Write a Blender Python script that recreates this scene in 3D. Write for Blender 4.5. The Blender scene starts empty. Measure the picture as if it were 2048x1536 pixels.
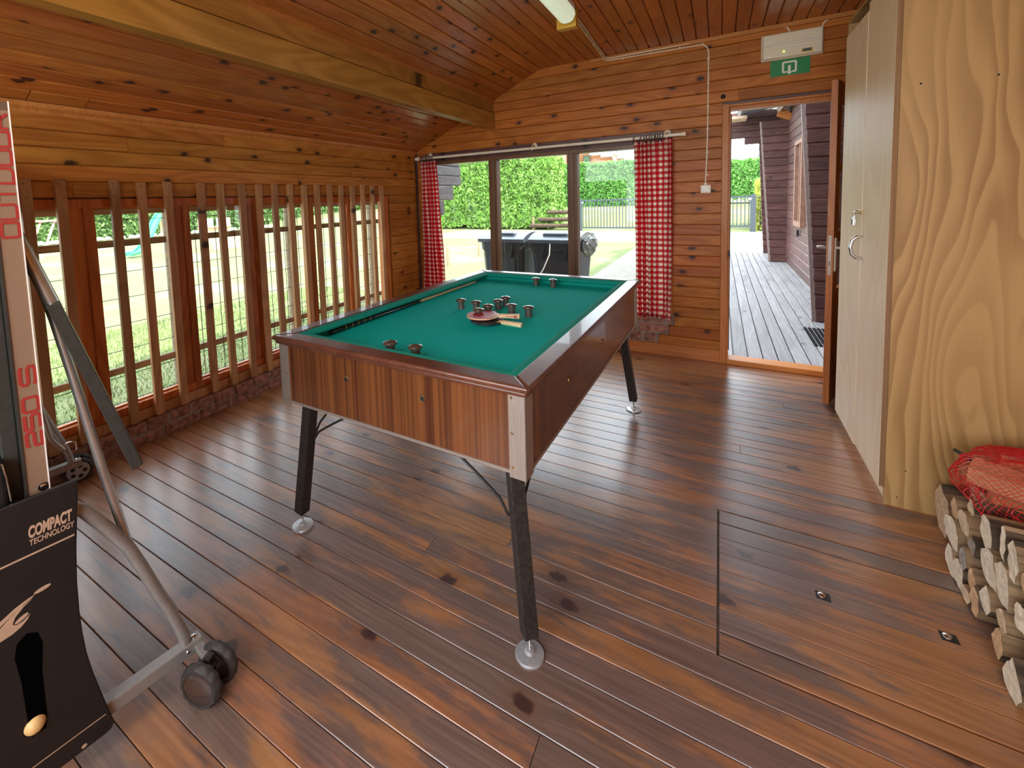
import bpy, bmesh, math, random
import numpy as np
from mathutils import Matrix, Vector, noise as mnoise
random.seed(7)
sc = bpy.context.scene
COL = sc.collection
R = math.radians
V3 = Vector

# ------------------------------------------------------------------ camera, light, exposure
cam = bpy.data.cameras.new('camera')
camo = bpy.data.objects.new('camera', cam); COL.objects.link(camo)
Mc = [[0.865969, 0.499053, -0.032312], [0.009767, -0.081477, -0.996627], [-0.500003, 0.862733, -0.075431]]
CAM = V3((2.927, -4.0404, 1.38))
rot = Matrix(((Mc[0][0], -Mc[1][0], -Mc[2][0]), (Mc[0][1], -Mc[1][1], -Mc[2][1]), (Mc[0][2], -Mc[1][2], -Mc[2][2])))
camo.matrix_world = Matrix.Translation(CAM) @ rot.to_4x4()
cam.sensor_width = 36.0; cam.sensor_fit = 'HORIZONTAL'
cam.lens = 15.4623
cam.shift_x = 0.045813; cam.shift_y = -0.146952
cam.clip_start = 0.02; cam.clip_end = 500
sc.camera = camo

sc.view_settings.view_transform = 'Standard'
sc.view_settings.look = 'None'
sc.view_settings.gamma = 1.0
sc.view_settings.use_curve_mapping = False
sc.view_settings.exposure = 0.80

w = bpy.data.worlds.new('world'); sc.world = w
w.use_nodes = True
bg = w.node_tree.nodes['Background']
bg.inputs[0].default_value = (0.80, 0.90, 1.0, 1)
bg.inputs[1].default_value = 3.4

def light(name, kind, loc, direction, energy, color=(1, 1, 1), size=1.0, size_y=None, spread=None):
    l = bpy.data.lights.new(name, kind); o = bpy.data.objects.new(name, l); COL.objects.link(o)
    o.location = loc
    o.rotation_euler = V3(direction).to_track_quat('-Z', 'Y').to_euler()
    l.energy = energy; l.color = color
    if kind == 'AREA':
        l.size = size
        if size_y: l.shape = 'RECTANGLE'; l.size_y = size_y
    if kind == 'SUN': l.angle = R(1.0)
    return o
light('sun', 'SUN', (5, 0, 9), (-0.62, 0.10, -0.78), 5.5, (1.0, 0.95, 0.86))
# unseen fill lights added behind the camera, standing in for flash and windows
light('rear_fill_light', 'AREA', (2.1, -5.45, 1.55), (0, 1, 0.30), 33, (1.0, 0.96, 0.92), 3.4, 1.5)
light('overhead_fill_light', 'AREA', (2.08, -4.4, 2.46), (0, 0, -1), 6, (1.0, 0.95, 0.86), 0.08, 1.1)  # added fill from overhead, no fitting stands here

# ------------------------------------------------------------------ node helpers and materials
MATS = {}
class NT:
    def __init__(s, name):
        s.m = bpy.data.materials.new(name); s.m.use_nodes = True
        s.t = s.m.node_tree; s.b = s.t.nodes['Principled BSDF']; s.out = s.t.nodes['Material Output']
    def n(s, typ, ins=None, **kw):
        nd = s.t.nodes.new(typ)
        for k, v in kw.items(): setattr(nd, k, v)
        for k, v in (ins or {}).items(): s.set(nd.inputs[k], v)
        return nd
    def set(s, inp, v):
        if isinstance(v, bpy.types.NodeSocket): s.t.links.new(v, inp)
        else:
            if isinstance(v, tuple) and len(v) == 3 and inp.type == 'RGBA': v = (*v, 1)
            inp.default_value = v
    def math(s, op, a, b=0.0, c=None, clamp=False):
        nd = s.n('ShaderNodeMath', {0: a, 1: b}, operation=op, use_clamp=clamp)
        if c is not None: s.set(nd.inputs[2], c)
        return nd.outputs[0]
    def vmath(s, op, a, b):
        return s.n('ShaderNodeVectorMath', {0: a, 1: b}, operation=op).outputs[0]
    def mix(s, f, a, b, blend='MIX'):
        nd = s.n('ShaderNodeMix', data_type='RGBA', blend_type=blend)
        s.set(nd.inputs[0], f); s.set(nd.inputs[6], a); s.set(nd.inputs[7], b); return nd.outputs[2]
    def ramp(s, x, lo, hi, a=0.0, b=1.0):
        nd = s.n('ShaderNodeMapRange', {0: x, 1: lo, 2: hi, 3: a, 4: b}, interpolation_type='SMOOTHSTEP'); return nd.outputs[0]
    def noise(s, vec, scale, detail=2.0, rough=0.5, dist=0.0):
        return s.n('ShaderNodeTexNoise', {'Vector': vec, 'Scale': scale, 'Detail': detail, 'Roughness': rough, 'Distortion': dist}).outputs[0]
    def bump(s, h, strength, dist=0.002):
        nd = s.n('ShaderNodeBump', {'Height': h, 'Strength': strength, 'Distance': dist}); s.set(s.b.inputs['Normal'], nd.outputs[0])
    def col(s, c): s.set(s.b.inputs['Base Color'], c)
    def p(s, **kw):
        for k, v in kw.items(): s.set(s.b.inputs[k.replace('_', ' ')], v)

def plain(name, c, rough=0.5, metal=0.0, var=0.12, scale=30, bump=0.0, coat=0.0, spec=0.5, stretch=(1, 1, 1)):
    k = NT(name)
    tc = k.n('ShaderNodeTexCoord').outputs['Object']
    v = k.vmath('MULTIPLY', tc, stretch)
    nz = k.noise(v, scale, 3)
    a = tuple(max(0, x * (1 - var)) for x in c); b = tuple(min(1, x * (1 + var)) for x in c)
    k.col(k.mix(k.ramp(nz, 0.3, 0.7), a, b))
    k.p(Roughness=rough, Metallic=metal)
    k.set(k.b.inputs['Coat Weight'], coat); k.set(k.b.inputs['Specular IOR Level'], spec)
    if bump: k.bump(nz, bump)
    MATS[name] = k.m; return k.m

def wood(name, c1, c2, knot=(0.05, 0.02, 0.01), density=0.35, rough=0.35, coat=0.0, var=0.16, bump=0.12, figure=0.32, wear=None, fine=1.0, knot_cell=0.16, ax=(0, 1, 2), spec=0.5, coat_rough=0.15):
    k = NT(name)
    tc = k.n('ShaderNodeTexCoord').outputs['Object']
    rnd = k.n('ShaderNodeObjectInfo').outputs['Random']
    off = k.n('ShaderNodeCombineXYZ', {0: k.math('MULTIPLY', rnd, 37.0), 1: k.math('MULTIPLY', rnd, 11.3), 2: k.math('MULTIPLY', rnd, 5.1)}).outputs[0]
    sp = k.n('ShaderNodeSeparateXYZ', {0: tc})
    re = k.n('ShaderNodeCombineXYZ', {0: sp.outputs[ax[0]], 1: sp.outputs[ax[1]], 2: sp.outputs[ax[2]]}).outputs[0]
    v = k.vmath('ADD', re, off)
    s = 1.0 / knot_cell
    vor = k.n('ShaderNodeTexVoronoi', {'Vector': k.vmath('ADD', k.vmath('MULTIPLY', v, (s * 0.62, s, 0.0)), k.vmath('MULTIPLY', k.n('ShaderNodeTexNoise', {'Vector': v, 'Scale': 34.0, 'Detail': 2.0}).outputs['Color'], (0.16, 0.16, 0.0))), 'Scale': 1.0, 'Randomness': 0.9}, voronoi_dimensions='2D')
    dist = vor.outputs['Distance']
    sel = k.math('GREATER_THAN', k.n('ShaderNodeSeparateColor', {0: vor.outputs['Color']}).outputs[0], 1 - density)
    near = k.math('MULTIPLY', k.ramp(dist, 0.0, 0.5, 1.0, 0.0), sel)
    low = k.noise(k.vmath('MULTIPLY', v, (1.4, 5.0, 5.0)), 1.0, 1)
    warp = k.math('ADD', k.math('MULTIPLY', low, 0.05), k.math('MULTIPLY', near, 0.018))
    v2 = k.vmath('ADD', v, k.n('ShaderNodeCombineXYZ', {1: warp}).outputs[0])
    g = k.noise(k.vmath('MULTIPLY', v2, (2.2 * fine, 95.0 * fine, 60.0)), 1.0, 3, 0.6)
    fig = k.noise(k.vmath('MULTIPLY', v2, (0.75, 7.0, 4.0)), 1.0, 1)
    ring = k.math('ADD', k.math('MULTIPLY', k.math('SINE', k.math('MULTIPLY', fig, 70.0)), 0.5), 0.5)
    mixf = k.math('ADD', k.math('MULTIPLY', g, 1 - figure), k.math('MULTIPLY', ring, figure))
    c = k.mix(k.ramp(mixf, 0.2, 0.8), c1, c2)
    blot = k.noise(k.vmath('MULTIPLY', v, (1.5, 6.0, 3.0)), 1.0, 2)
    c = k.mix(k.math('MULTIPLY', k.ramp(blot, 0.45, 0.75), 0.35), c, tuple(x * 0.55 for x in c1))
    if wear:
        pos = k.n('ShaderNodeNewGeometry').outputs['Position']
        wn = k.noise(k.vmath('ADD', k.vmath('MULTIPLY', pos, (2.0, 9.0, 1)), off), 1.0, 5, 0.66)
        big = k.noise(pos, 0.9, 1)
        pz = k.n('ShaderNodeSeparateXYZ', {0: pos})
        # unworn strips along the left and the back wall, where nobody walks
        e1 = k.ramp(pz.outputs[0], 0.1, 0.9); e2 = k.ramp(pz.outputs[1], -0.55, -0.1, 1.0, 0.0)
        m = k.math('ADD', wn, k.math('MULTIPLY', k.math('SUBTRACT', big, 0.5), 0.5))
        m = k.math('ADD', m, k.math('MULTIPLY', k.math('SUBTRACT', rnd, 0.5), 0.12))
        m = k.math('SUBTRACT', m, k.math('MULTIPLY', k.math('SUBTRACT', 1.0, k.math('MULTIPLY', e1, e2)), 0.22))
        c = k.mix(k.math('MULTIPLY', k.ramp(m, wear[1], wear[1] + 0.17), 0.80), c, k.mix(k.ramp(g, 0.25, 0.75), wear[0], tuple(x * 1.9 for x in wear[0])))
    halo = k.math('MULTIPLY', k.ramp(dist, 0.06, 0.30, 0.45, 0.0), sel)
    c = k.mix(halo, c, tuple(x * 0.5 for x in c1))
    core = k.math('MULTIPLY', k.ramp(dist, 0.06, 0.125, 1.0, 0.0), sel)
    c = k.mix(core, c, knot)
    val = k.math('ADD', 1 - var, k.math('MULTIPLY', rnd, 2 * var))
    hsv = k.n('ShaderNodeHueSaturation', {'Hue': k.math('ADD', 0.494, k.math('MULTIPLY', k.math('FRACT', k.math('MULTIPLY', rnd, 7.7)), 0.012)), 'Value': val, 'Color': c})
    k.col(hsv.outputs[0])
    k.p(Roughness=k.math('ADD', rough - 0.06, k.math('MULTIPLY', blot, 0.14)))
    k.set(k.b.inputs['Coat Weight'], coat); k.set(k.b.inputs['Coat Roughness'], coat_rough); k.set(k.b.inputs['Specular IOR Level'], spec)
    k.bump(mixf, bump, 0.001)
    MATS[name] = k.m; return k.m

def streak(name, c1, c2, stretch=(60, 60, 0.8), rough=0.3, coat=0.2, lo=0.3, hi=0.7, detail=4):
    k = NT(name)
    tc = k.n('ShaderNodeTexCoord').outputs['Object']
    n1 = k.noise(k.vmath('MULTIPLY', tc, stretch), 1.0, detail, 0.6)
    n2 = k.noise(k.vmath('MULTIPLY', tc, tuple(x * 0.28 for x in stretch)), 1.0, 2)
    c = k.mix(k.ramp(k.math('ADD', k.math('MULTIPLY', n1, 0.5), k.math('MULTIPLY', n2, 0.5)), lo, hi), c1, c2)
    k.col(c); k.p(Roughness=rough); k.set(k.b.inputs['Coat Weight'], coat); k.bump(n1, 0.05, 0.0005)
    MATS[name] = k.m; return k.m

def plywood(name, c1, c2, flame=26.0, rough=0.5, contrast=0.8, hs=3.2):
    k = NT(name)
    tc = k.n('ShaderNodeTexCoord').outputs['Object']
    d = k.noise(k.vmath('MULTIPLY', tc, (5, 5, 1.6)), 1.0, 2)
    v = k.vmath('MULTIPLY', tc, (hs, hs, 0.42))
    f = k.noise(k.vmath('ADD', v, k.n('ShaderNodeCombineXYZ', {0: k.math('MULTIPLY', d, 0.25), 1: k.math('MULTIPLY', d, 0.25)}).outputs[0]), 1.0, 2, 0.35)
    ring = k.math('FRACT', k.math('MULTIPLY', f, flame))
    ring = k.math('MULTIPLY', k.ramp(ring, 0.05, 0.88), k.ramp(ring, 0.90, 1.0, 1.0, 0.0))
    fib = k.noise(k.vmath('MULTIPLY', tc, (170, 170, 5)), 1.0, 2)
    big = k.noise(k.vmath('MULTIPLY', tc, (2.3, 2.3, 1.2)), 1.0, 1)
    m = k.math('MULTIPLY', ring, k.math('MULTIPLY', contrast, k.ramp(big, 0.25, 0.7, 0.35, 1.0)))
    m = k.math('ADD', m, k.math('MULTIPLY', fib, 0.22), clamp=True)
    k.col(k.mix(m, c1, c2)); k.p(Roughness=rough); k.bump(fib, 0.08, 0.0006)
    MATS[name] = k.m; return k.m

PINE = wood('pine_wall', (0.36, 0.098, 0.011), (0.48, 0.160, 0.024), knot=(0.045, 0.016, 0.008), density=0.5, rough=0.48, coat=0.04, coat_rough=0.3, spec=0.3)
PINE_L = wood('pine_wall_side', (0.42, 0.140, 0.019), (0.56, 0.225, 0.038), knot=(0.05, 0.02, 0.01), density=0.5, rough=0.46, coat=0.06, coat_rough=0.3, spec=0.3)
CEIL = wood('pine_ceiling', (0.40, 0.115, 0.022), (0.52, 0.172, 0.036), knot=(0.05, 0.015, 0.01), density=0.5, rough=0.32, coat=0.35, coat_rough=0.22, spec=0.35)
FLOOR = wood('floor_board', (0.31, 0.130, 0.052), (0.43, 0.190, 0.080), knot=(0.06, 0.025, 0.02), density=0.22, rough=0.34, coat=0.75, var=0.1, wear=((0.080, 0.063, 0.062), 0.42), figure=0.3, knot_cell=0.2, bump=0.2, coat_rough=0.26)
BEAM = wood('beam_wood', (0.33, 0.145, 0.027), (0.47, 0.225, 0.048), knot=(0.06, 0.03, 0.015), density=0.12, rough=0.38, coat=0.15, knot_cell=0.3, ax=(1, 0, 2))
TRIM = wood('trim_wood', (0.48, 0.16, 0.035), (0.60, 0.235, 0.06), density=0.05, rough=0.45, coat=0.06, figure=0.2, spec=0.35, ax=(2, 0, 1))
TRIMH = wood('trim_wood_level', (0.48, 0.16, 0.035), (0.60, 0.235, 0.06), density=0.05, rough=0.45, coat=0.06, figure=0.2, spec=0.35)
SASH = wood('sash_wood', (0.40, 0.10, 0.018), (0.55, 0.18, 0.035), density=0.08, rough=0.42, coat=0.08, figure=0.3, spec=0.35, ax=(2, 0, 1))
SLAT = wood('slat_wood', (0.42, 0.20, 0.07), (0.54, 0.29, 0.12), density=0.22, rough=0.5, figure=0.35, knot_cell=0.13, ax=(2, 0, 1))
BROWNF = wood('brown_frame', (0.13, 0.055, 0.022), (0.20, 0.09, 0.038), density=0.0, rough=0.4, coat=0.1, figure=0.2, ax=(2, 0, 1))
DOORW = wood('door_wood', (0.42, 0.12, 0.022), (0.56, 0.20, 0.04), density=0.03, rough=0.34, coat=0.35, figure=0.25, ax=(2, 0, 1))
PLY_S = plywood('plywood_side', (0.52, 0.315, 0.12), (0.27, 0.13, 0.036), flame=24, hs=3.0, contrast=0.62)
PLY_D = plywood('plywood_door', (0.86, 0.68, 0.47), (0.72, 0.52, 0.33), flame=14, contrast=0.45)
PLYEDGE = streak('plywood_edge', (0.16, 0.075, 0.03), (0.32, 0.17, 0.07), stretch=(400, 2, 2), rough=0.7, coat=0)
LAM = streak('teak_laminate', (0.060, 0.017, 0.008), (0.20, 0.068, 0.020), stretch=(130, 130, 0.5), rough=0.25, coat=0.35, lo=0.33, hi=0.68)
RIMW = streak('rim_walnut', (0.075, 0.022, 0.012), (0.16, 0.052, 0.026), stretch=(30, 30, 30), rough=0.3, coat=0.25)
ALU = plain('brushed_aluminium', (0.42, 0.35, 0.30), 0.42, 0.6, 0.06, 200, stretch=(1, 1, 0.05))
STEEL = plain('polished_steel', (0.72, 0.72, 0.72), 0.22, 1.0, 0.05, 60)
FOOTM = plain('satin_foot_metal', (0.46, 0.46, 0.47), 0.32, 0.45, 0.08, 60)
BRASS = plain('aged_brass', (0.42, 0.27, 0.11), 0.35, 0.9, 0.2, 80)
DKMETAL = plain('dark_leg_metal', (0.035, 0.030, 0.026), 0.45, 0.3, 0.35, 90, bump=0.05)
BLACK = plain('black_plastic', (0.008, 0.007, 0.007), 0.5, 0, 0.2, 60)
RODBLK = plain('black_rod', (0.02, 0.018, 0.016), 0.4, 0.2, 0.2, 60)
BAIZE = plain('green_baize', (0.0, 0.48, 0.42), 0.95, 0, 0.10, 900, bump=0.12, spec=0.15)
CUSH = plain('green_cushion', (0.005, 0.30, 0.23), 0.85, 0, 0.08, 700, bump=0.06, spec=0.2)
MUSHG = plain('grey_rubber', (0.075, 0.065, 0.055), 0.5, 0, 0.1, 60)
MUSHC = plain('glossy_brown_cap', (0.085, 0.06, 0.045), 0.15, 0, 0.1, 40, coat=0.6)
MAPLE = streak('maple', (0.72, 0.52, 0.27), (0.84, 0.66, 0.40), stretch=(40, 4, 40), rough=0.3, coat=0.4)
CUEBLK = plain('cue_black', (0.012, 0.009, 0.008), 0.14, 0, 0.2, 60, coat=0.5)
REDRUB = plain('red_rubber', (0.38, 0.022, 0.035), 0.45, 0, 0.06, 200)
BLKRUB = plain('black_rubber', (0.015, 0.015, 0.017), 0.5, 0, 0.1, 200)
CREAM = plain('cream_plastic', (0.78, 0.66, 0.50), 0.4, 0, 0.04, 20)
WHITEP = plain('white_plastic', (0.82, 0.78, 0.70), 0.35, 0, 0.03, 20)
RODCR = plain('cream_rod', (0.86, 0.80, 0.66), 0.3, 0, 0.03, 20)
RINGB = plain('dark_curtain_ring', (0.05, 0.032, 0.022), 0.4, 0, 0.2, 60)
BRICK = plain('red_brick', (0.30, 0.135, 0.095), 0.9, 0, 0.45, 28, bump=0.9)
MORTAR = plain('grey_mortar', (0.30, 0.25, 0.20), 0.95, 0, 0.25, 60, bump=0.8)
GREENS = plain('sign_green', (0.0, 0.21, 0.05), 0.4, 0, 0.04, 30)
WHITEM = plain('sign_white', (0.82, 0.80, 0.70), 0.5, 0, 0.02, 30)
YELW = wood('yellow_block', (0.66, 0.36, 0.03), (0.78, 0.47, 0.06), density=0.2, knot_cell=0.1, rough=0.4)
FRAMEB = plain('beige_table_frame', (0.28, 0.175, 0.11), 0.5, 0.1, 0.03, 300)
EDGEW = plain('white_edge', (0.90, 0.86, 0.80), 0.4, 0, 0.02, 30)
REDINK = plain('red_print', (0.36, 0.03, 0.022), 0.5, 0, 0.03, 60)
BEIGEINK = plain('beige_print', (0.50, 0.33, 0.22), 0.5, 0, 0.03, 60)
SILVER = plain('silver_tube', (0.55, 0.54, 0.51), 0.3, 0.75, 0.05, 60)
SILVERP = plain('silver_paint', (0.34, 0.33, 0.31), 0.42, 0.45, 0.05, 60)
TABTOP = plain('dark_table_top', (0.02, 0.022, 0.024), 0.55, 0, 0.1, 60)
LEGBLK = plain('dark_table_leg', (0.05, 0.052, 0.045), 0.35, 0.3, 0.1, 60)
DEEP = plain('slot_shade_black', (0.001, 0.001, 0.001), 0.95, 0, 0.1, 60, spec=0.02)
TYRE = plain('tyre_rubber', (0.035, 0.029, 0.025), 0.6, 0, 0.2, 60)
HUBB = plain('brown_hub', (0.050, 0.030, 0.024), 0.16, 0, 0.1, 60, coat=0.3)
HUBG = plain('grey_hub', (0.42, 0.42, 0.46), 0.35, 0, 0.05, 60)
BALLM = plain('orange_ball', (0.80, 0.50, 0.20), 0.4, 0, 0.05, 60)
BARK = plain('log_bark', (0.085, 0.055, 0.032), 0.9, 0, 0.6, 40, bump=1.0, stretch=(0.25, 1, 1))
SPLIT = streak('split_wood', (0.12, 0.068, 0.032), (0.42, 0.27, 0.14), stretch=(3, 60, 60), rough=0.85, coat=0)
LOGEND = plain('sawn_log_end', (0.62, 0.45, 0.28), 0.85, 0, 0.22, 60, bump=0.5)
LOGEND2 = plain('orange_log_end', (0.60, 0.36, 0.19), 0.85, 0, 0.2, 60, bump=0.5)
LOGEND3 = plain('pale_log_end', (0.74, 0.62, 0.45), 0.85, 0, 0.14, 60, bump=0.5)
LOGEND4 = plain('grey_log_end', (0.34, 0.28, 0.23), 0.85, 0, 0.3, 60, bump=0.5)
NET = plain('red_net', (0.62, 0.015, 0.02), 0.35, 0, 0.1, 60)
# exterior
DECK = wood('deck_board', (0.22, 0.20, 0.20), (0.36, 0.34, 0.33), knot=(0.12, 0.1, 0.1), density=0.12, rough=0.6, figure=0.10)
SIDING = wood('dark_siding', (0.080, 0.032, 0.027), (0.155, 0.066, 0.056), knot=(0.02, 0.01, 0.01), density=0.12, rough=0.45, figure=0.3, var=0.2)
SIDING2 = wood('shade_toned_siding', (0.040, 0.034, 0.038), (0.075, 0.064, 0.070), density=0.1, rough=0.4, figure=0.3)  # darker siding copy: lack of sun and bluish reflection put into the colour
CABW = plain('dull_cabin_window_wood', (0.30, 0.15, 0.10), 0.6, 0, 0.15, 12)
SIDEDGE = plain('pale_edge_board', (0.30, 0.22, 0.20), 0.6, 0, 0.1, 30)
SOILM = plain('ground_path', (0.25, 0.225, 0.19), 0.95, 0, 0.12, 9, bump=0.4)
FENCEW = wood('weathered_fence', (0.24, 0.17, 0.10), (0.36, 0.27, 0.17), density=0.2, rough=0.8, ax=(1, 0, 2))
WIRE = plain('dark_wire', (0.05, 0.055, 0.05), 0.5, 0.6, 0.1, 40)
GATEM = plain('grey_gate_metal', (0.07, 0.085, 0.10), 0.45, 0.2, 0.05, 30)
BIN = plain('dark_grey_bin', (0.035, 0.04, 0.05), 0.42, 0, 0.1, 20)
BINLID = plain('bin_lid', (0.06, 0.075, 0.10), 0.28, 0, 0.1, 20, coat=0.4)
BAG = plain('grey_plastic_bag', (0.36, 0.36, 0.35), 0.3, 0, 0.2, 20)
SLIDE = plain('green_slide', (0.05, 0.62, 0.22), 0.35, 0, 0.05, 10)
PALEW = plain('pale_play_wood', (0.62, 0.42, 0.28), 0.7, 0, 0.15, 10)
PINKP = plain('pink_panel', (0.75, 0.25, 0.24), 0.6, 0, 0.05, 10)
ORHOUSE = wood('orange_log_wall', (0.50, 0.20, 0.07), (0.62, 0.28, 0.11), density=0.0, rough=0.6)
ROOFM = plain('slate_roof', (0.16, 0.16, 0.18), 0.6, 0, 0.15, 20)
TREEM = plain('conifer_green', (0.10, 0.19, 0.11), 0.8, 0, 0.4, 6)
LEAF1 = plain('hedge_leaf', (0.22, 0.40, 0.075), 0.6, 0, 0.45, 5)
LEAF2 = plain('hedge_leaf_far', (0.17, 0.40, 0.08), 0.6, 0, 0.4, 5)
LEAF3 = plain('yellow_shrub_leaf', (0.50, 0.52, 0.08), 0.6, 0, 0.3, 5)
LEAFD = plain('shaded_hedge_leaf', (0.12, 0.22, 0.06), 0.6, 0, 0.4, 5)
for mname in ('hedge_leaf', 'hedge_leaf_far', 'yellow_shrub_leaf'):
    MATS[mname].node_tree.nodes['Principled BSDF'].inputs['Subsurface Weight'].default_value = 0.0
HEDGEC = plain('hedge_core', (0.07, 0.14, 0.03), 0.9, 0, 0.4, 5)

def lawn_mat():
    k = NT('lawn'); pos = k.n('ShaderNodeNewGeometry').outputs['Position']
    a = k.noise(pos, 0.45, 3); b = k.noise(pos, 22, 3)
    c = k.mix(k.ramp(b, 0.3, 0.7), (0.115, 0.150, 0.045), (0.185, 0.215, 0.080))
    c = k.mix(k.math('MULTIPLY', k.ramp(a, 0.48, 0.72), 0.75), c, (0.27, 0.235, 0.155))
    k.col(c); k.p(Roughness=0.95); k.bump(b, 0.6, 0.02); return k.m
LAWN = lawn_mat()
def gravel_mat():
    k = NT('gravel'); pos = k.n('ShaderNodeNewGeometry').outputs['Position']
    v = k.n('ShaderNodeTexVoronoi', {'Vector': pos, 'Scale': 45.0})
    k.col(k.mix(k.ramp(v.outputs['Distance'], 0.1, 0.6), (0.34, 0.33, 0.31), (0.16, 0.15, 0.14)))
    k.p(Roughness=0.9); k.bump(v.outputs['Distance'], 0.8, 0.01); return k.m
GRAVEL = gravel_mat()
def glass_mat(name='window_glass', tint=(0.97, 0.98, 0.97)):
    k = NT(name)
    tr = k.n('ShaderNodeBsdfTransparent', {0: tint}); gl = k.n('ShaderNodeBsdfGlossy', {'Roughness': 0.0})
    fr = k.n('ShaderNodeFresnel', {'IOR': 1.45})
    bf = k.n('ShaderNodeNewGeometry').outputs['Backfacing']
    mx = k.n('ShaderNodeMixShader', {0: k.math('MULTIPLY', fr.outputs[0], k.math('SUBTRACT', 1.0, bf)), 1: tr.outputs[0], 2: gl.outputs[0]})
    k.set(k.out.inputs['Surface'], mx.outputs[0]); return k.m
GLASS = glass_mat()
def gingham_mat():
    k = NT('red_gingham')
    uv = k.n('ShaderNodeUVMap').outputs[0]
    sp = k.n('ShaderNodeSeparateXYZ', {0: uv})
    def st(x): return k.math('GREATER_THAN', k.math('FRACT', k.math('MULTIPLY', x, 1 / 0.046)), 0.5)
    a = st(sp.outputs[0]); b = st(sp.outputs[1])
    f = k.math('MULTIPLY', k.math('ADD', a, b), 0.5)
    r = k.n('ShaderNodeValToRGB', {0: f}); e = r.color_ramp
    e.interpolation = 'CONSTANT'
    e.elements[0].color = (0.86, 0.80, 0.70, 1); e.elements[0].position = 0
    e.elements[1].position = 0.75; e.elements[1].color = (0.62, 0.010, 0.020, 1)
    m = e.elements.new(0.25); m.color = (0.72, 0.13, 0.13, 1)
    c = r.outputs[0]
    k.col(c); k.p(Roughness=0.85)
    tl = k.n('ShaderNodeBsdfTranslucent', {0: c})
    mx = k.n('ShaderNodeMixShader', {0: 0.5, 1: k.b.outputs[0], 2: tl.outputs[0]})
    k.set(k.out.inputs['Surface'], mx.outputs[0]); return k.m
GING = gingham_mat()
def emit_mat(name, c, s):
    k = NT(name); k.col(c); k.set(k.b.inputs['Emission Color'], c); k.set(k.b.inputs['Emission Strength'], s); k.p(Roughness=0.3); return k.m
TUBE = emit_mat('fluorescent_diffuser', (0.80, 0.92, 0.70), 0.30)
LED = emit_mat('green_led', (0.45, 1.0, 0.05), 3.0)
def net_mat():
    k = NT('clear_cover'); k.col((0.80, 0.70, 0.55)); k.p(Roughness=0.2); k.set(k.b.inputs['Coat Weight'], 0.5); return k.m
COVER = net_mat()

# ------------------------------------------------------------------ geometry helpers
def Wm(o):
    if o is None: return Matrix()
    return (Wm(o.parent) @ o.matrix_parent_inverse @ o.matrix_basis) if o.parent else o.matrix_basis.copy()
def setpar(o, parent):
    if parent is not None:
        o.parent = parent; o.matrix_parent_inverse = Wm(parent).inverted()
def tag(o, label=None, cat=None, group=None, kind=None):
    if label: o['label'] = label
    if cat: o['category'] = cat
    if group: o['group'] = group
    if kind: o['kind'] = kind
    return o
def thing(name, label, cat, loc=(0, 0, 0), rz=0.0, group=None, kind=None):
    o = bpy.data.objects.new(name, None); COL.objects.link(o)
    o.empty_display_size = 0.1
    o.matrix_basis = Matrix.Translation(loc) @ Matrix.Rotation(rz, 4, 'Z')
    return tag(o, label, cat, group, kind)

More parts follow.
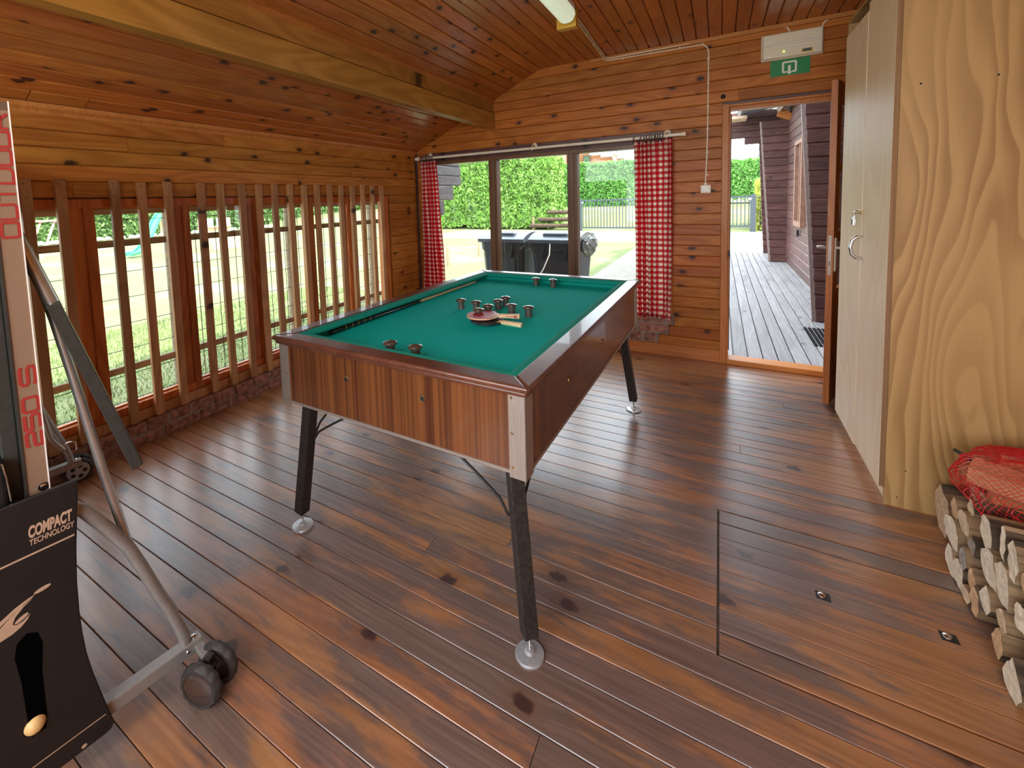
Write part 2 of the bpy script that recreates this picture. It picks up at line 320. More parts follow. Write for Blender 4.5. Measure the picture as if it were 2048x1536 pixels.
class MB:
    def __init__(s, T=None): s.v = []; s.f = []; s.T = T; s.mi = []; s.cur = 0
    def add(s, vs, fs):
        b = len(s.v)
        s.v += [tuple(s.T @ V3(p)) if s.T is not None else tuple(p) for p in vs]
        s.f += [tuple(b + i for i in f) for f in fs]; s.mi += [s.cur] * len(fs); return s
    def box(s, x0, x1, y0, y1, z0, z1):
        return s.add([(x, y, z) for x in (x0, x1) for y in (y0, y1) for z in (z0, z1)],
                     [(0, 1, 3, 2), (4, 6, 7, 5), (0, 4, 5, 1), (2, 3, 7, 6), (0, 2, 6, 4), (1, 5, 7, 3)])
    def bar(s, a, b, w, h, up=(0, 0, 1)):
        a = V3(a); b = V3(b); d = (b - a).normalized(); u = V3(up)
        x = d.cross(u)
        if x.length < 1e-4: x = d.cross(V3((1, 0, 0)))
        x.normalize(); u = x.cross(d)
        vs = [p + x * (i * w / 2) + u * (j * h / 2) for p in (a, b) for i in (-1, 1) for j in (-1, 1)]
        return s.add(vs, [(0, 1, 3, 2), (4, 6, 7, 5), (0, 4, 5, 1), (2, 3, 7, 6), (0, 2, 6, 4), (1, 5, 7, 3)])
    def tube(s, pts, r, n=10, closed=False):
        pts = [V3(p) for p in pts]; m = len(pts)
        rr = r if isinstance(r, (list, tuple)) else [r] * m
        t = []
        for i in range(m):
            if closed: d = pts[(i + 1) % m] - pts[i - 1]
            else: d = pts[min(i + 1, m - 1)] - pts[max(i - 1, 0)]
            t.append(d.normalized())
        ref = V3((0, 0, 1)) if abs(t[0].z) < 0.9 else V3((1, 0, 0))
        x = t[0].cross(ref).normalized(); vs = []; fs = []
        for i in range(m):
            x = (x - t[i] * x.dot(t[i])).normalized(); y = t[i].cross(x)
            for k in range(n):
                a = 2 * math.pi * k / n
                vs.append(pts[i] + (x * math.cos(a) + y * math.sin(a)) * rr[i])
        for i in range(m if closed else m - 1):
            j = (i + 1) % m
            for k in range(n):
                l = (k + 1) % n; fs.append((i * n + k, i * n + l, j * n + l, j * n + k))
        if not closed:
            fs.append(tuple(range(n))[::-1]); fs.append(tuple((m - 1) * n + k for k in range(n)))
        return s.add(vs, fs)
    def lathe(s, prof, n=24, o=(0, 0, 0), axis=(0, 0, 1)):
        ax = V3(axis).normalized(); ref = V3((1, 0, 0)) if abs(ax.x) < 0.9 else V3((0, 1, 0))
        x = ax.cross(ref).normalized(); y = ax.cross(x); o = V3(o); vs = []; fs = []
        for r, z in prof:
            for k in range(n):
                a = 2 * math.pi * k / n; vs.append(o + ax * z + (x * math.cos(a) + y * math.sin(a)) * r)
        for i in range(len(prof) - 1):
            for k in range(n):
                l = (k + 1) % n; fs.append((i * n + k, i * n + l, (i + 1) * n + l, (i + 1) * n + k))
        fs.append(tuple(range(n))[::-1]); fs.append(tuple((len(prof) - 1) * n + k for k in range(n)))
        return s.add(vs, fs)
    def prism(s, poly, o, ax, ay, d):
        o = V3(o); ax = V3(ax); ay = V3(ay); d = V3(d); n = len(poly)
        vs = [o + ax * p[0] + ay * p[1] for p in poly] + [o + ax * p[0] + ay * p[1] + d for p in poly]
        fs = [tuple(range(n))[::-1], tuple(range(n, 2 * n))] + [(i, (i + 1) % n, n + (i + 1) % n, n + i) for i in range(n)]
        return s.add(vs, fs)
    def ribbon(s, pts, wd, o, ax, ay, d, closed=False):
        # a flat stroke of width wd along 2D points, given thickness d
        P = [np.array(p, float) for p in pts]; m = len(P); L = []; Rr = []
        for i in range(m):
            a = P[i - 1] if (i > 0 or closed) else P[i]; b = P[(i + 1) % m] if (i < m - 1 or closed) else P[i]
            d1 = P[i] - a; d2 = b - P[i]
            if np.hypot(*d1) < 1e-9: d1 = d2
            if np.hypot(*d2) < 1e-9: d2 = d1
            d1 = d1 / np.hypot(*d1); d2 = d2 / np.hypot(*d2)
            n1 = np.array((-d1[1], d1[0])); n2 = np.array((-d2[1], d2[0])); nn = n1 + n2; nn /= np.hypot(*nn)
            k = wd / 2 / max(0.5, nn @ n1); L.append(P[i] + nn * k); Rr.append(P[i] - nn * k)
        for i in range(m if closed else m - 1):
            j = (i + 1) % m
            s.prism([L[i], Rr[i], Rr[j], L[j]], o, ax, ay, d)
        return s
    def build(s, name, mat, parent=None, smooth=False, bevel=0.0, seg=2, recalc=True, own=None, solid=0.0):
        me = bpy.data.meshes.new(name)
        vs = s.v
        org = V3((0, 0, 0))
        if parent is None and own is None:
            a = np.array(vs); org = V3(((a[:, 0].min() + a[:, 0].max()) / 2, (a[:, 1].min() + a[:, 1].max()) / 2, a[:, 2].min()))
            vs = [tuple(V3(p) - org) for p in vs]
        me.from_pydata(vs, [], s.f)
        for m in (mat if isinstance(mat, (list, tuple)) else [mat]): me.materials.append(m)
        me.polygons.foreach_set('material_index', s.mi)
        if recalc:
            bm = bmesh.new(); bm.from_mesh(me); bmesh.ops.recalc_face_normals(bm, faces=bm.faces); bm.to_mesh(me); bm.free()
        if smooth:
            me.polygons.foreach_set('use_smooth', [True] * len(me.polygons))
            try: me.set_sharp_from_angle(angle=R(40))
            except Exception: pass
        o = bpy.data.objects.new(name, me); COL.objects.link(o)
        if parent is None: o.location = org
        setpar(o, parent)
        if bevel:
            b = o.modifiers.new('bevel', 'BEVEL'); b.width = bevel; b.segments = seg; b.limit_method = 'ANGLE'; b.angle_limit = R(40)
        return o

def bx(name, x0, x1, y0, y1, z0, z1, mat, parent=None, bevel=0.0):
    return MB().box(x0, x1, y0, y1, z0, z1).build(name, mat, parent, bevel=bevel)

def plank(name, mat, parent, start, direction, length, normal, width, thick, ch=0.003, gap=0.002):
    """start: centre of the top face at one end; the plank runs along direction, its face looks along normal."""
    X = V3(direction).normalized(); Z = V3(normal).normalized(); Y = Z.cross(X)
    c = V3(start) + X * (length / 2)
    L = length / 2 - gap / 2; W = width / 2 - gap / 2
    sec = [(-W, -thick), (-W, -ch), (-W + ch, 0), (W - ch, 0), (W, -ch), (W, -thick)]
    vs = [(-L, y, z) for y, z in sec] + [(L, y, z) for y, z in sec]
    fs = [tuple(range(6)), tuple(range(11, 5, -1))] + [(i, 6 + i, 6 + (i + 1) % 6, (i + 1) % 6) for i in range(6)]
    me = bpy.data.meshes.new(name); me.from_pydata(vs, [], fs); me.materials.append(mat)
    o = bpy.data.objects.new(name, me); COL.objects.link(o)
    o.matrix_basis = Matrix(((X.x, Y.x, Z.x, c.x), (X.y, Y.y, Z.y, c.y), (X.z, Y.z, Z.z, c.z), (0, 0, 0, 1)))
    setpar(o, parent)
    return o

def row(name, mat, parent, a, b, pos, direction, normal, width, thick, joints=(), **kw):
    """planks from a to b along direction, cut at joints; pos(t) gives the face-centre point"""
    cuts = [a] + sorted(j for j in joints if a + 0.15 < j < b - 0.15) + [b]
    for i in range(len(cuts) - 1):
        plank(name, mat, parent, pos(cuts[i]), direction, cuts[i + 1] - cuts[i], normal, width, thick, **kw)

def struct(name, mb, mat, parent=None, **kw):
    o = mb.build(name, mat, parent, own=True, **kw)
    if parent is None: o['kind'] = 'structure'
    return o
def smat(name):
    o = bpy.data.objects.new(name, None); COL.objects.link(o); o['kind'] = 'structure'; return o

# ------------------------------------------------------------------ ROOM SHELL
RX = 4.45; RY = -5.6
SL = 0.655 / 1.461                      # slope of the ceiling over the left side
ZC = 1.93; ZF = 2.585; XC = 1.461
# floor
floor = struct('floor', MB().box(-0.12, RX + .1, RY - .1, 0.10, -0.16, -0.022), MORTAR)
PW = 0.0875
TRX0, TRX1, TRY0, TRY1 = 2.936, 4.25, -2.63, -1.93
for k in range(-42, 23):
    y0 = TRY1 + k * PW; y1 = min(y0 + PW, 0.0)
    if y1 - y0 < 0.02: continue
    yc = (y0 + y1) / 2
    js = [random.uniform(0.3, 4.2)] if random.random() < 0.4 else []
    spans = [(-0.01, RX)]
    if TRY0 < yc < TRY1: spans = [(-0.01, TRX0 - 0.003), (TRX1 + 0.003, RX)]
    for a, b in spans:
        row('plank', FLOOR, floor, a, b, lambda t, yc=yc: (t, yc, 0), (1, 0, 0), (0, 0, 1), y1 - y0, 0.022, js, ch=0.0018)
# trapdoor in the floor
hatch = thing('trapdoor', 'rectangular floor hatch cut from the worn floorboards in front of the firewood', 'trapdoor', (3.4, -2.28, 0), kind=None)
for k in range(8):
    yc = TRY0 + (k + 0.5) * PW
    plank('plank', FLOOR, hatch, (TRX0 + 0.003, yc, -0.0005), (1, 0, 0), TRX1 - TRX0 - 0.006, (0, 0, 1), PW - (0.008 if k in (0, 7) else 0), 0.020, ch=0.0018)
for px_, py_ in ((3.245, -2.244), (3.548, -2.243)):
    rp = MB().box(px_ - .02, px_ + .02, py_ - .017, py_ + .017, -0.001, 0.0006).build('ring_recess', BLACK, hatch)
    MB().lathe([(0.012, 0.0), (0.011, 0.003), (0.006, 0.006), (0.001, 0.007)], 16, (px_ - .003, py_ + .001, 0.0005)).build('pull_dome', STEEL, rp, smooth=True)
MB().tube([(3.80, -1.955, 0.004), (3.815, -1.965, 0.012), (3.83, -1.975, 0.004)], 0.003, 6).build('staple', STEEL, hatch)

# back wall with the wide window and the doorway
WX0, WX1, WZ0, WZ1 = 0.115, 2.578, 0.35, 1.81
DX0, DX1, DZ1 = 2.985, 3.72, 2.035
wb = MB()
wb.box(-.12, WX0, .02, .12, -.02, 2.75).box(WX0, WX1, .02, .12, -.02, WZ0).box(WX0, WX1, .02, .12, WZ1, 2.75)
wb.box(WX1, DX0, .02, .12, -.02, 2.75).box(DX0, DX1, .02, .12, DZ1, 2.75).box(DX1, RX + .1, .02, .12, -.02, 2.75)
wall_back = struct('wall_back', wb, SIDING)
PP = 0.0865
zb = 1.988 - 23 * PP
k = 0
while zb + k * PP < 2.62:
    z0 = zb + k * PP; z1 = z0 + PP; zc = (z0 + z1) / 2; k += 1
    if z1 < 0.09: continue
    spans = [(0.0, 3.95 if zc > 2.1 else RX)]
    spans = [(0.0, RX)]
    if z1 <= 0.35: spans = [(2.605 if zc > .27 else (2.565 if zc > .19 else 2.485), RX)]
    elif z0 < WZ1 + .02: spans = [(0.0, WX0), (WX1 + .012, RX)]
    if zc > WZ1 and zc > ZC: spans = [(max(0.0, (z0 - ZC) / SL), RX)]
    out = []
    for a, b in spans:
        if z0 < DZ1 - .02 and a < DX0 - .045 < b: out += [(a, DX0 - .045), (DX1 + .02, b)]
        else: out.append((a, b))
    for a, b in out:
        js = [1.275 + .6 * ((k * 7) % 5)] if k % 3 == 0 and b - a > 1.5 else ([3.05] if k % 4 == 1 and b - a > 2 else [])
        row('plank', PINE, wall_back, a, b, lambda t, zc=zc: (t, 0, zc), (1, 0, 0), (0, -1, 0), PP, 0.02, js, ch=0.005)
bm_ = MB()
for (x0, x1, z0, z1) in [(i * .235 - .04, i * .235 + .185, .278, .345) for i in range(11)] + [(2.545, 2.60, .278, .345)] + [(i * .232, i * .232 + .222, .190, .266) for i in range(10)] + [(2.32, 2.558, .190, .266)] + [(i * .1175 + .01, i * .1175 + .118, .108, .180) for i in range(20)] + [(2.362, 2.477, .108, .180)]:
    MB().box(max(x0, 0.005) + .006, x1 - .006, -.012, .0, z0 + random.uniform(-.002, .002), z1).build('brick', BRICK, wall_back, bevel=0.006)
MB().box(0, 2.60, -.006, .02, .268, .352).box(0, 2.56, -.0055, .02, .182, .268).box(0, 2.48, -.005, .02, .1, .182).build('mortar', MORTAR, wall_back)
bb = MB().box(0.0, DX0 - .045, -.020, .0, 0, .098)
struct('baseboard_back', bb, TRIMH, bevel=.003)

# left wall: brick plinth, window band, boards above
LX = -0.035
wl = MB()
wl.box(-.16, LX - .02, RY - .1, .12, -.16, .13).box(-.16, LX - .02, RY - .1, .12, 1.453, 2.1).box(-.16, LX - .02, -.475, .12, .13, 1.453).box(-.16, LX - .02, RY - .1, -4.12, .13, 1.453)
wall_left = struct('wall_left', wl, SIDING)
k = 0; z = 1.459
while z < 1.93:
    js = [(-3.05, -2.75, -1.0, -3.3, -2.2)[k % 5]] if k % 2 == 0 else [(-2.78, -1.6, -3.6)[k % 3]]
    row('plank', PINE_L, wall_left, RY, 0.0, lambda t, zc=z + PP / 2: (LX, t, zc), (0, 1, 0), (1, 0, 0), PP, 0.02, js, ch=0.005)
    z += PP; k += 1
for k in range(16):
    z0 = 1.459 - (k + 1) * PP
    if z0 < 0.05: break
    plank('plank', PINE_L, wall_left, (LX, -.475 + .012, z0 + PP / 2), (0, 1, 0), .463, (1, 0, 0), PP, 0.02, ch=0.005)
mo = MB().box(-.055, -.007, RY, 0, -.02, .128)
mo.build('mortar', MORTAR, wall_left)
for c, (z0, z1) in enumerate(((0.004, 0.062), (0.070, 0.134))):
    y = -.02 - (.10 if c else 0)
    while y > -4.6:
        L = .198 + random.uniform(-.008, .006) if c == 0 else .128 + random.uniform(-.012, .012)
        MB().box(-.05, 0.0 + random.uniform(-.004, .003), y - L, y, z0, z1 + random.uniform(-.003, .003)).build('brick', BRICK, wall_left, bevel=.007)
        y -= L + .011
# cove trim between wall and sloping ceiling
struct('trim_1', MB().prism([(0, 0), (.034, .016), (.026, -.006), (.008, -.020), (0, -.034)], (LX, RY, ZC - .014), (1, 0, 0), (0, 0, 1), (0, -RY, 0)), TRIMH)

# windows of the left wall
win2 = MB()
win2.box(-.13, -.046, -4.12, -.475, 1.402, 1.453).box(-.13, -.046, -4.12, -.475, .197, .243)
W2 = struct('window_2', win2, SASH, bevel=.003)
posts = [(-4.12, -4.0), (-3.6, -3.49), (-3.074, -2.961), (-2.559, -2.46), (-2.071, -1.955), (-1.517, -1.449), (-1.062, -1.018), (-.553, -.475)]
for i, (a, b) in enumerate(posts):
    m = MB().box(-.13, -.052, a, b, .243, 1.402)
    if b - a > .08:
        c = (a + b) / 2
        m.box(-.06, -.047, a, c - .004, .20, 1.45).box(-.06, -.043, c + .004, b - .012, .20, 1.45).box(-.06, -.050, b - .014, b, .24, 1.41)
    else: m.box(-.06, -.045, a + .006, b - .006, .20, 1.45)
    m.build('post', SASH, W2, bevel=.003)
for i in range(len(posts) - 1):
    a = posts[i][1]; b = posts[i + 1][0]
    MB().box(-.092, -.088, a, b, .243, 1.402).build('pane', GLASS, W2)
    MB().box(-.104, -.078, a, b, .243, .253).box(-.104, -.078, a, b, 1.394, 1.402).box(-.104, -.078, a, a + .009, .25, 1.40).box(-.104, -.078, b - .009, b, .25, 1.40).build('glazing_bead', SASH, W2)
MB().box(-.10, -.036, -4.12, -.475, .1345, .193).build('sill_batten', SLAT, W2, bevel=.004)
guard = thing('window_guard', 'row of upright bare pine slats nailed across the long low windows of the left wall', 'window guard', (-.015, -1.9, .15))
for y in (-3.93, -3.78, -3.64, -3.50, -3.37, -3.24, -3.108, -2.876, -2.742, -2.60, -2.40, -2.264, -2.115, -1.98, -1.843, -1.703, -1.565, -1.431, -1.29, -1.158, -1.018, -.883, -.747, -.618):
    dz = random.uniform(-.008, .008); ly = random.uniform(-.004, .004)
    m = MB(); m.add([(x, y + yy + (ly if zz > 1 else 0), zz) for x in (-.033, -.004) for yy in (-.022, .022) for zz in (.142, 1.553 + dz)], [(0, 1, 3, 2), (4, 6, 7, 5), (0, 4, 5, 1), (2, 3, 7, 6), (0, 2, 6, 4), (1, 5, 7, 3)])
    sl = m.build('slat', SLAT, guard, bevel=.0025)
    for zz in (1.53 + dz, 1.46 + dz): MB().lathe([(.0035, -.002), (.003, .0012)], 8, (-.004, y + random.uniform(-.01, .01), zz), (1, 0, 0)).build('nail', DKMETAL, sl)

# ceiling: slope over the left side, flat middle
ce = MB()
ns = V3((SL, 0, -1)).normalized(); sd = V3((1, 0, SL)).normalized()
ce.prism([(-.6, ZC - .6 * SL + .024), (XC, ZF + .022), (RX + .1, ZF + .022), (RX + .1, ZF + .14), (XC - .03, ZF + .14), (-.6, ZC - .6 * SL + .16)], (0, RY - .1, 0), (1, 0, 0), (0, 0, 1), (0, .45 - RY + .1, 0))
ceiling = struct('ceiling', ce, ROOFM)
SLEN = math.hypot(XC, ZF - ZC)
nb = 18; pw = SLEN / nb
for i in range(nb):
    t = (i + .5) * pw; c = V3((LX * 0, 0, ZC)) + sd * t
    js = [random.uniform(-4.6, -.6) for _ in range(2)]
    row('plank', CEIL, ceiling, RY, 0.0, lambda q, c=c: (c.x, q, c.z), (0, 1, 0), tuple(ns), pw, .02, js, ch=.006, gap=.004)
x = XC
while x < RX:
    js = [random.uniform(-4.6, -.6)]
    row('plank', CEIL, ceiling, RY, 0.0, lambda q, xc=x + PP / 2: (xc, q, ZF), (0, 1, 0), (0, 0, -1), PP, .02, js, ch=.006, gap=.004)
    x += PP
struct('trim_2', MB().box(1.93, RX, -.018, 0, ZF - .032, ZF), TRIMH, bevel=.003)
# purlin under the slope: two stacked timbers
beam = thing('ceiling_beam', 'long stacked pine beam running under the sloping ceiling to the back wall', 'beam', (.935, -2.8, 2.087), kind='structure')
o = MB().box(.899, .974, RY, 0, 2.087, 2.236).build('timber', BEAM, beam, bevel=.004)
o = MB().box(.903, .958, RY, 0, 2.246, 2.40).build('timber', BEAM, beam, bevel=.004)
MB().prism([(0, 0), (.030, .012), (.018, .034), (0, .03)], (.958, RY, 2.345), (1, 0, 0), (0, 0, 1), (0, -RY, 0)).build('upper_strip', TRIMH, beam)
MB().box(.882, .900, RY, 0, 2.300, 2.35).box(.888, .899, RY, 0, 2.088, 2.100).build('lower_strip', BEAM, beam, bevel=.002)

# walls out of the picture
rw = MB().box(RX, RX + .1, RY - .1, .12, -.02, 2.75)
struct('wall_right', rw, PINE)
rr = MB().box(-.12, .35, RY - .1, RY, -.02, 2.75).box(.35, 3.85, RY - .1, RY, -.02, .75).box(.35, 3.85, RY - .1, RY, 2.35, 2.75).box(3.85, RX, RY - .1, RY, -.02, 2.75)
wall_rear = struct('wall_rear', rr, PINE)

# back window
fr = MB()
fr.box(WX0, WX1, -.004, .10, WZ1 - .035, WZ1).box(WX0, WX1, -.004, .10, WZ0, WZ0 + .045)
fr.box(WX0, WX0 + .04, 0, .10, WZ0, WZ1).box(WX1 - .04, WX1, 0, .10, WZ0, WZ1)
W1 = struct('window_1', fr, BROWNF, bevel=.003)
for a, b in ((.884, .974), (1.699, 1.792)):
    MB().box(a, b, .004, .09, WZ0 + .045, WZ1 - .035).box(a + .014, b - .028, -.008, .004, WZ0 + .04, WZ1 - .03).build('mullion', BROWNF, W1, bevel=.003)
for a, b in ((WX0 + .04, .884), (.974, 1.699), (1.792, WX1 - .04)):
    MB().box(a, b, .046, .050, WZ0 + .045, WZ1 - .035).build('pane', GLASS, W1)
MB().box(WX1, WX1 + .012, -.006, .02, WZ0 + .002, WZ1 + .02).build('side_strip', SASH, W1)

# doorway frame and threshold
dr = MB()
dr.box(DX0 - .045, DX0, -.022, .12, 0, DZ1 + .02)
dr.box(DX0 - .002, DX1 + .05, -.004, .12, DZ1, DZ1 + .018).box(DX1, DX1 + .05, -.004, .12, 0, DZ1)
dr.box(DX0, DX0 + .014, .02, .12, 0, DZ1 - .01).box(DX0, DX1, .02, .12, DZ1 - .024, DZ1)
D0 = struct('trim_3', dr, TRIM, bevel=.003)
MB().box(DX0, DX1 + .04, -.030, .10, .0, .040).build('threshold', TRIMH, D0, bevel=.004)
MB().box(DX0 + .012, DX0 + .020, .03, .055, .1, 1.98).build('seal_strip', BLACK, D0)

# open door leaf, hinged at the right jamb
hx, hy, tx_, ty_ = 3.735, -.012, 3.506, -.572
dv = V3((tx_ - hx, ty_ - hy, 0)); dl = dv.length; dv.normalize()
DT = Matrix(((dv.x, -dv.y, 0, hx), (dv.y, dv.x, 0, hy), (0, 0, 1, 0), (0, 0, 0, 1)))   # local x along the leaf from the hinge, y across (room side positive)
def dm(): return MB(DT)
TH = .034
D1 = struct('door_1', dm().box(dl - .085, dl, 0, TH, .018, 2.03), DOORW, bevel=.002)
dm().box(0, .085, 0, TH, .018, 2.03).build('stile', DOORW, D1, bevel=.002)
rails = [(.018, .16), (.66, .74), (1.06, 1.105), (1.49, 1.53), (1.90, 2.03)]
for a, b in rails:
    dm().box(.085, dl - .085, .002, TH - .002, a, b).build('rail', DOORW, D1, bevel=.002)
dm().box(.085, dl - .085, .012, TH - .012, .16, .66).build('panel', DOORW, D1)
dm().box(dl / 2 - .015, dl / 2 + .015, .006, TH - .006, .74, 1.90).build('glazing_bar', DOORW, D1)
for (a, b) in ((.74, 1.06), (1.105, 1.49), (1.53, 1.90)):
    for (c, d) in ((.085, dl / 2 - .015), (dl / 2 + .015, dl - .085)):
        dm().box(c, d, .017, .021, a, b).build('pane', GLASS, D1)
        dm().box(c, c + .008, .024, .034, a, b).box(d - .008, d, .024, .034, a, b).box(c, d, .024, .034, a, a + .008).box(c, d, .024, .034, b - .008, b).build('glazing_bead', DOORW, D1)
lock = dm().box(dl - .001, dl + .0015, .008, TH - .010, .845, 1.09).build('lock_plate', ALU, D1, bevel=.0005)
dm().box(dl, dl + .010, .014, TH - .016, .995, 1.02).build('latch', STEEL, lock)
dm().box(dl, dl + .003, .014, TH - .016, .90, .93).box(dl, dl + .003, .017, TH - .02, .86, .864).box(dl, dl + .003, .017, TH - .02, 1.07, 1.074).build('bolt_slot', BLACK, lock)
for sgn, y0 in ((-1, 0), (1, TH)):
    bp = dm().box(dl - .060, dl - .022, min(y0, y0 + sgn * .006), max(y0, y0 + sgn * .006), .865, 1.075).build('handle_plate', CREAM if sgn > 0 else ALU, D1, bevel=.002)
    hz = 1.012
    m = dm(); m.tube([(dl - .04, y0, hz), (dl - .04, y0 + sgn * .045, hz), (dl - .05, y0 + sgn * .055, hz), (dl - .14, y0 + sgn * .055, hz - .004)], .0085, 10)
    m.build('lever', STEEL if sgn < 0 else CREAM, bp, smooth=True)
for hz in (.3, 1.7): dm().lathe([(.008, 0), (.008, .09)], 12, (0, -.004, hz)).build('hinge', STEEL, D1, smooth=True)
dm().box(dl - .3, dl - .02, -.004, 0, .018, .05).build('drip_bar', DOORW, D1)

# ------------------------------------------------------------------ curtain rod and curtains
rod = thing('curtain_rod', 'cream curtain pole with glass end knobs across the top of the back window', 'curtain rod', (1.4, -.07, 1.845))
RZ = 1.845; RYY = -.075
MB().tube([(.085, RYY, RZ), (2.66, RYY, RZ + .006)], .013, 14).build('pole', RODCR, rod, smooth=True)
MB().lathe([(.006, 0), (.020, .004), (.020, .012), (.012, .016), (.021, .022), (.021, .03), (.012, .036), (.018, .042), (.018, .052), (.006, .06)], 16, (.087, RYY, RZ), (-1, 0, 0)).build('finial', WHITEP, rod, smooth=True)
MB().lathe([(.010, 0), (.018, .003), (.018, .035), (.010, .038)], 16, (2.655, RYY, RZ + .006), (1, 0, 0)).build('finial', CREAM, rod, smooth=True)
for bxx in (.18, 1.39, 2.55):
    br = MB().lathe([(.026, 0), (.026, .008), (.012, .014)], 16, (bxx, 0, RZ + .035), (0, -1, 0)).build('bracket', CREAM, rod, smooth=True)
    MB().tube([(bxx, 0, RZ + .034), (bxx, -.05, RZ + .030), (bxx, RYY, RZ + .012)], .008, 10).lathe([(.018, -.006), (.018, .006)], 16, (bxx, RYY, RZ + .002), (1, 0, 0)).build('bracket_arm', CREAM, br, smooth=True)

def curtain(name, label, x0t, x1t, x0b, x1b, ztop, zbot, folds, amp, ringx, seed):
    t = thing(name, label, 'curtain', ((x0t + x1t) / 2, RYY, zbot), group='gingham curtains at the back window')
    rs = random.Random(seed); nu, nv = folds * 14, 46
    ph = [rs.uniform(-.5, .5) for _ in range(folds + 2)]
    def shape(u, v):
        e = v ** .6
        x = (x0t + (x1t - x0t) * u) * (1 - v) + (x0b + (x1b - x0b) * u) * v
        a = u * folds * 2 * math.pi
        q = ph[int(u * folds)]
        am = amp * (.65 + .45 * math.sin(u * 9 + seed)) * (.7 + .5 * v)
        y = RYY + am * math.sin(a + q * .0 + .5 * math.sin(v * 3 + u * 5)) + .006 * math.sin(v * 11 + u * 7)
        x += .006 * math.sin(2 * a + v * 4)
        z = ztop - (ztop - zbot) * v
        if v < .06: z += .010 * math.sin(a * 1.0) * (1 - v / .06); y += .004 * math.sin(a * 2)
        if v > .97: z += .006 * math.sin(a + 1)
        return x, min(y, -.035), z
    vs = []; uvx = []
    for j in range(nv + 1):
        s = 0; last = None
        for i in range(nu + 1):
            p = shape(i / nu, j / nv); vs.append(p)
            if last is not None: s += math.dist(p[:2], last[:2])
            last = p; uvx.append((s, p[2]))
    fs = [(j * (nu + 1) + i, j * (nu + 1) + i + 1, (j + 1) * (nu + 1) + i + 1, (j + 1) * (nu + 1) + i) for j in range(nv) for i in range(nu)]
    me = bpy.data.meshes.new('cloth'); me.from_pydata(vs, [], fs); me.materials.append(GING)
    uvl = me.uv_layers.new(name='UVMap')
    # spread the horizontal print evenly so that columns stay vertical
    top = [uvx[12 * (nu + 1) + i][0] for i in range(nu + 1)]
    for poly in me.polygons:
        for li in poly.loop_indices:
            vi = me.loops[li].vertex_index; uvl.data[li].uv = (top[vi % (nu + 1)] * .62, uvx[vi][1])
    me.polygons.foreach_set('use_smooth', [True] * len(me.polygons))
    o = bpy.data.objects.new('cloth', me); COL.objects.link(o); setpar(o, t)
    sm = o.modifiers.new('thickness', 'SOLIDIFY'); sm.thickness = .0012
    for q in ringx:
        tilt = rs.uniform(-.4, .4)
        pts = [(q + .026 * math.cos(a) * tilt, RYY + .026 * math.sin(a), RZ - .010 + .028 * math.cos(a)) for a in [2 * math.pi * k / 16 for k in range(16)]]
        MB().tube(pts, .0042, 6, closed=True).build('ring', RINGB, t, smooth=True)
    return t
curtain('curtain', 'red gingham curtain gathered in the left corner of the back window', .095, .300, .075, .375, 1.815, .30, 5, .018, [.11, .13, .15, .17, .19, .21, .235, .26], 3)
curtain('curtain', 'wider red gingham curtain bunched on dark rings at the right of the back window', 2.295, 2.592, 2.318, 2.588, 1.828, .338, 7, .025, [2.298, 2.350, 2.385, 2.40, 2.425, 2.44, 2.46, 2.475, 2.49, 2.505, 2.52], 5)

# ------------------------------------------------------------------ switch, cables, emergency light, exit sign, fluorescent light
sw = thing('light_switch', 'small cream surface mounted light switch on the pine wall left of the doorway', 'light switch', (2.832, 0, 1.374))
MB().box(2.795, 2.868, -.030, 0, 1.374, 1.440).build('box', CREAM, sw, bevel=.003)
MB().box(2.802, 2.861, -.036, -.030, 1.381, 1.433).build('rocker', WHITEP, sw, bevel=.002)
MB().box(2.817, 2.842, -.018, 0, 1.440, 1.455).build('gland', CREAM, sw, bevel=.002)
cb = thing('cable', 'cream cable clipped along the ceiling edge and down to the light switch', 'cable', (2.4, -.01, 1.455))
def arc(p0, p1, p2, n=6):
    return [V3(p0) * (1 - t) ** 2 + V3(p1) * 2 * t * (1 - t) + V3(p2) * t * t for t in [i / n for i in range(n + 1)]]
path = [(2.078, -1.12, ZF - .006), (2.070, -.92, ZF - .008), (2.060, -.65, ZF - .007), (2.052, -.40, ZF - .008), (2.048, -.16, ZF - .008)] + arc((2.045, -.05, ZF - .02), (2.05, -.006, 2.545), (2.12, -.006, 2.548)) + [(2.75, -.006, 2.540)] + arc((2.78, -.006, 2.540), (2.842, -.006, 2.540), (2.843, -.006, 2.46)) + [(2.842, -.006, 2.0), (2.838, -.006, 1.7), (2.829, -.006, 1.452)]
MB().tube(path, .0055, 8).build('wire', CREAM, cb, smooth=True)
cc = MB()
for p in ((2.070, -.92), (2.060, -.65), (2.052, -.40), (2.048, -.16)): cc.box(p[0] - .008, p[0] + .008, p[1] - .004, p[1] + .004, ZF - .014, ZF)
for xx in (2.2, 2.42, 2.64, 2.80): cc.box(xx - .004, xx + .004, -.013, 0, 2.532, 2.552)
for zz in (2.42, 2.24, 2.06, 1.88, 1.70, 1.52): cc.box(2.832, 2.850, -.013, 0, zz - .004, zz + .004)
cc.build('clip', CREAM, cb)
cb2 = thing('cable', 'cream cable running along the back wall top into and past the emergency light', 'cable', (2.9, -.01, 2.5))
path = [(2.090, -1.12, ZF - .006), (2.084, -.8, ZF - .008), (2.072, -.5, ZF - .008), (2.064, -.16, ZF - .008)] + arc((2.062, -.05, ZF - .015), (2.065, -.02, 2.560), (2.13, -.02, 2.562)) + [(3.28, -.006, 2.562)] + arc((3.30, -.006, 2.562), (3.352, -.006, 2.562), (3.354, -.006, 2.515))
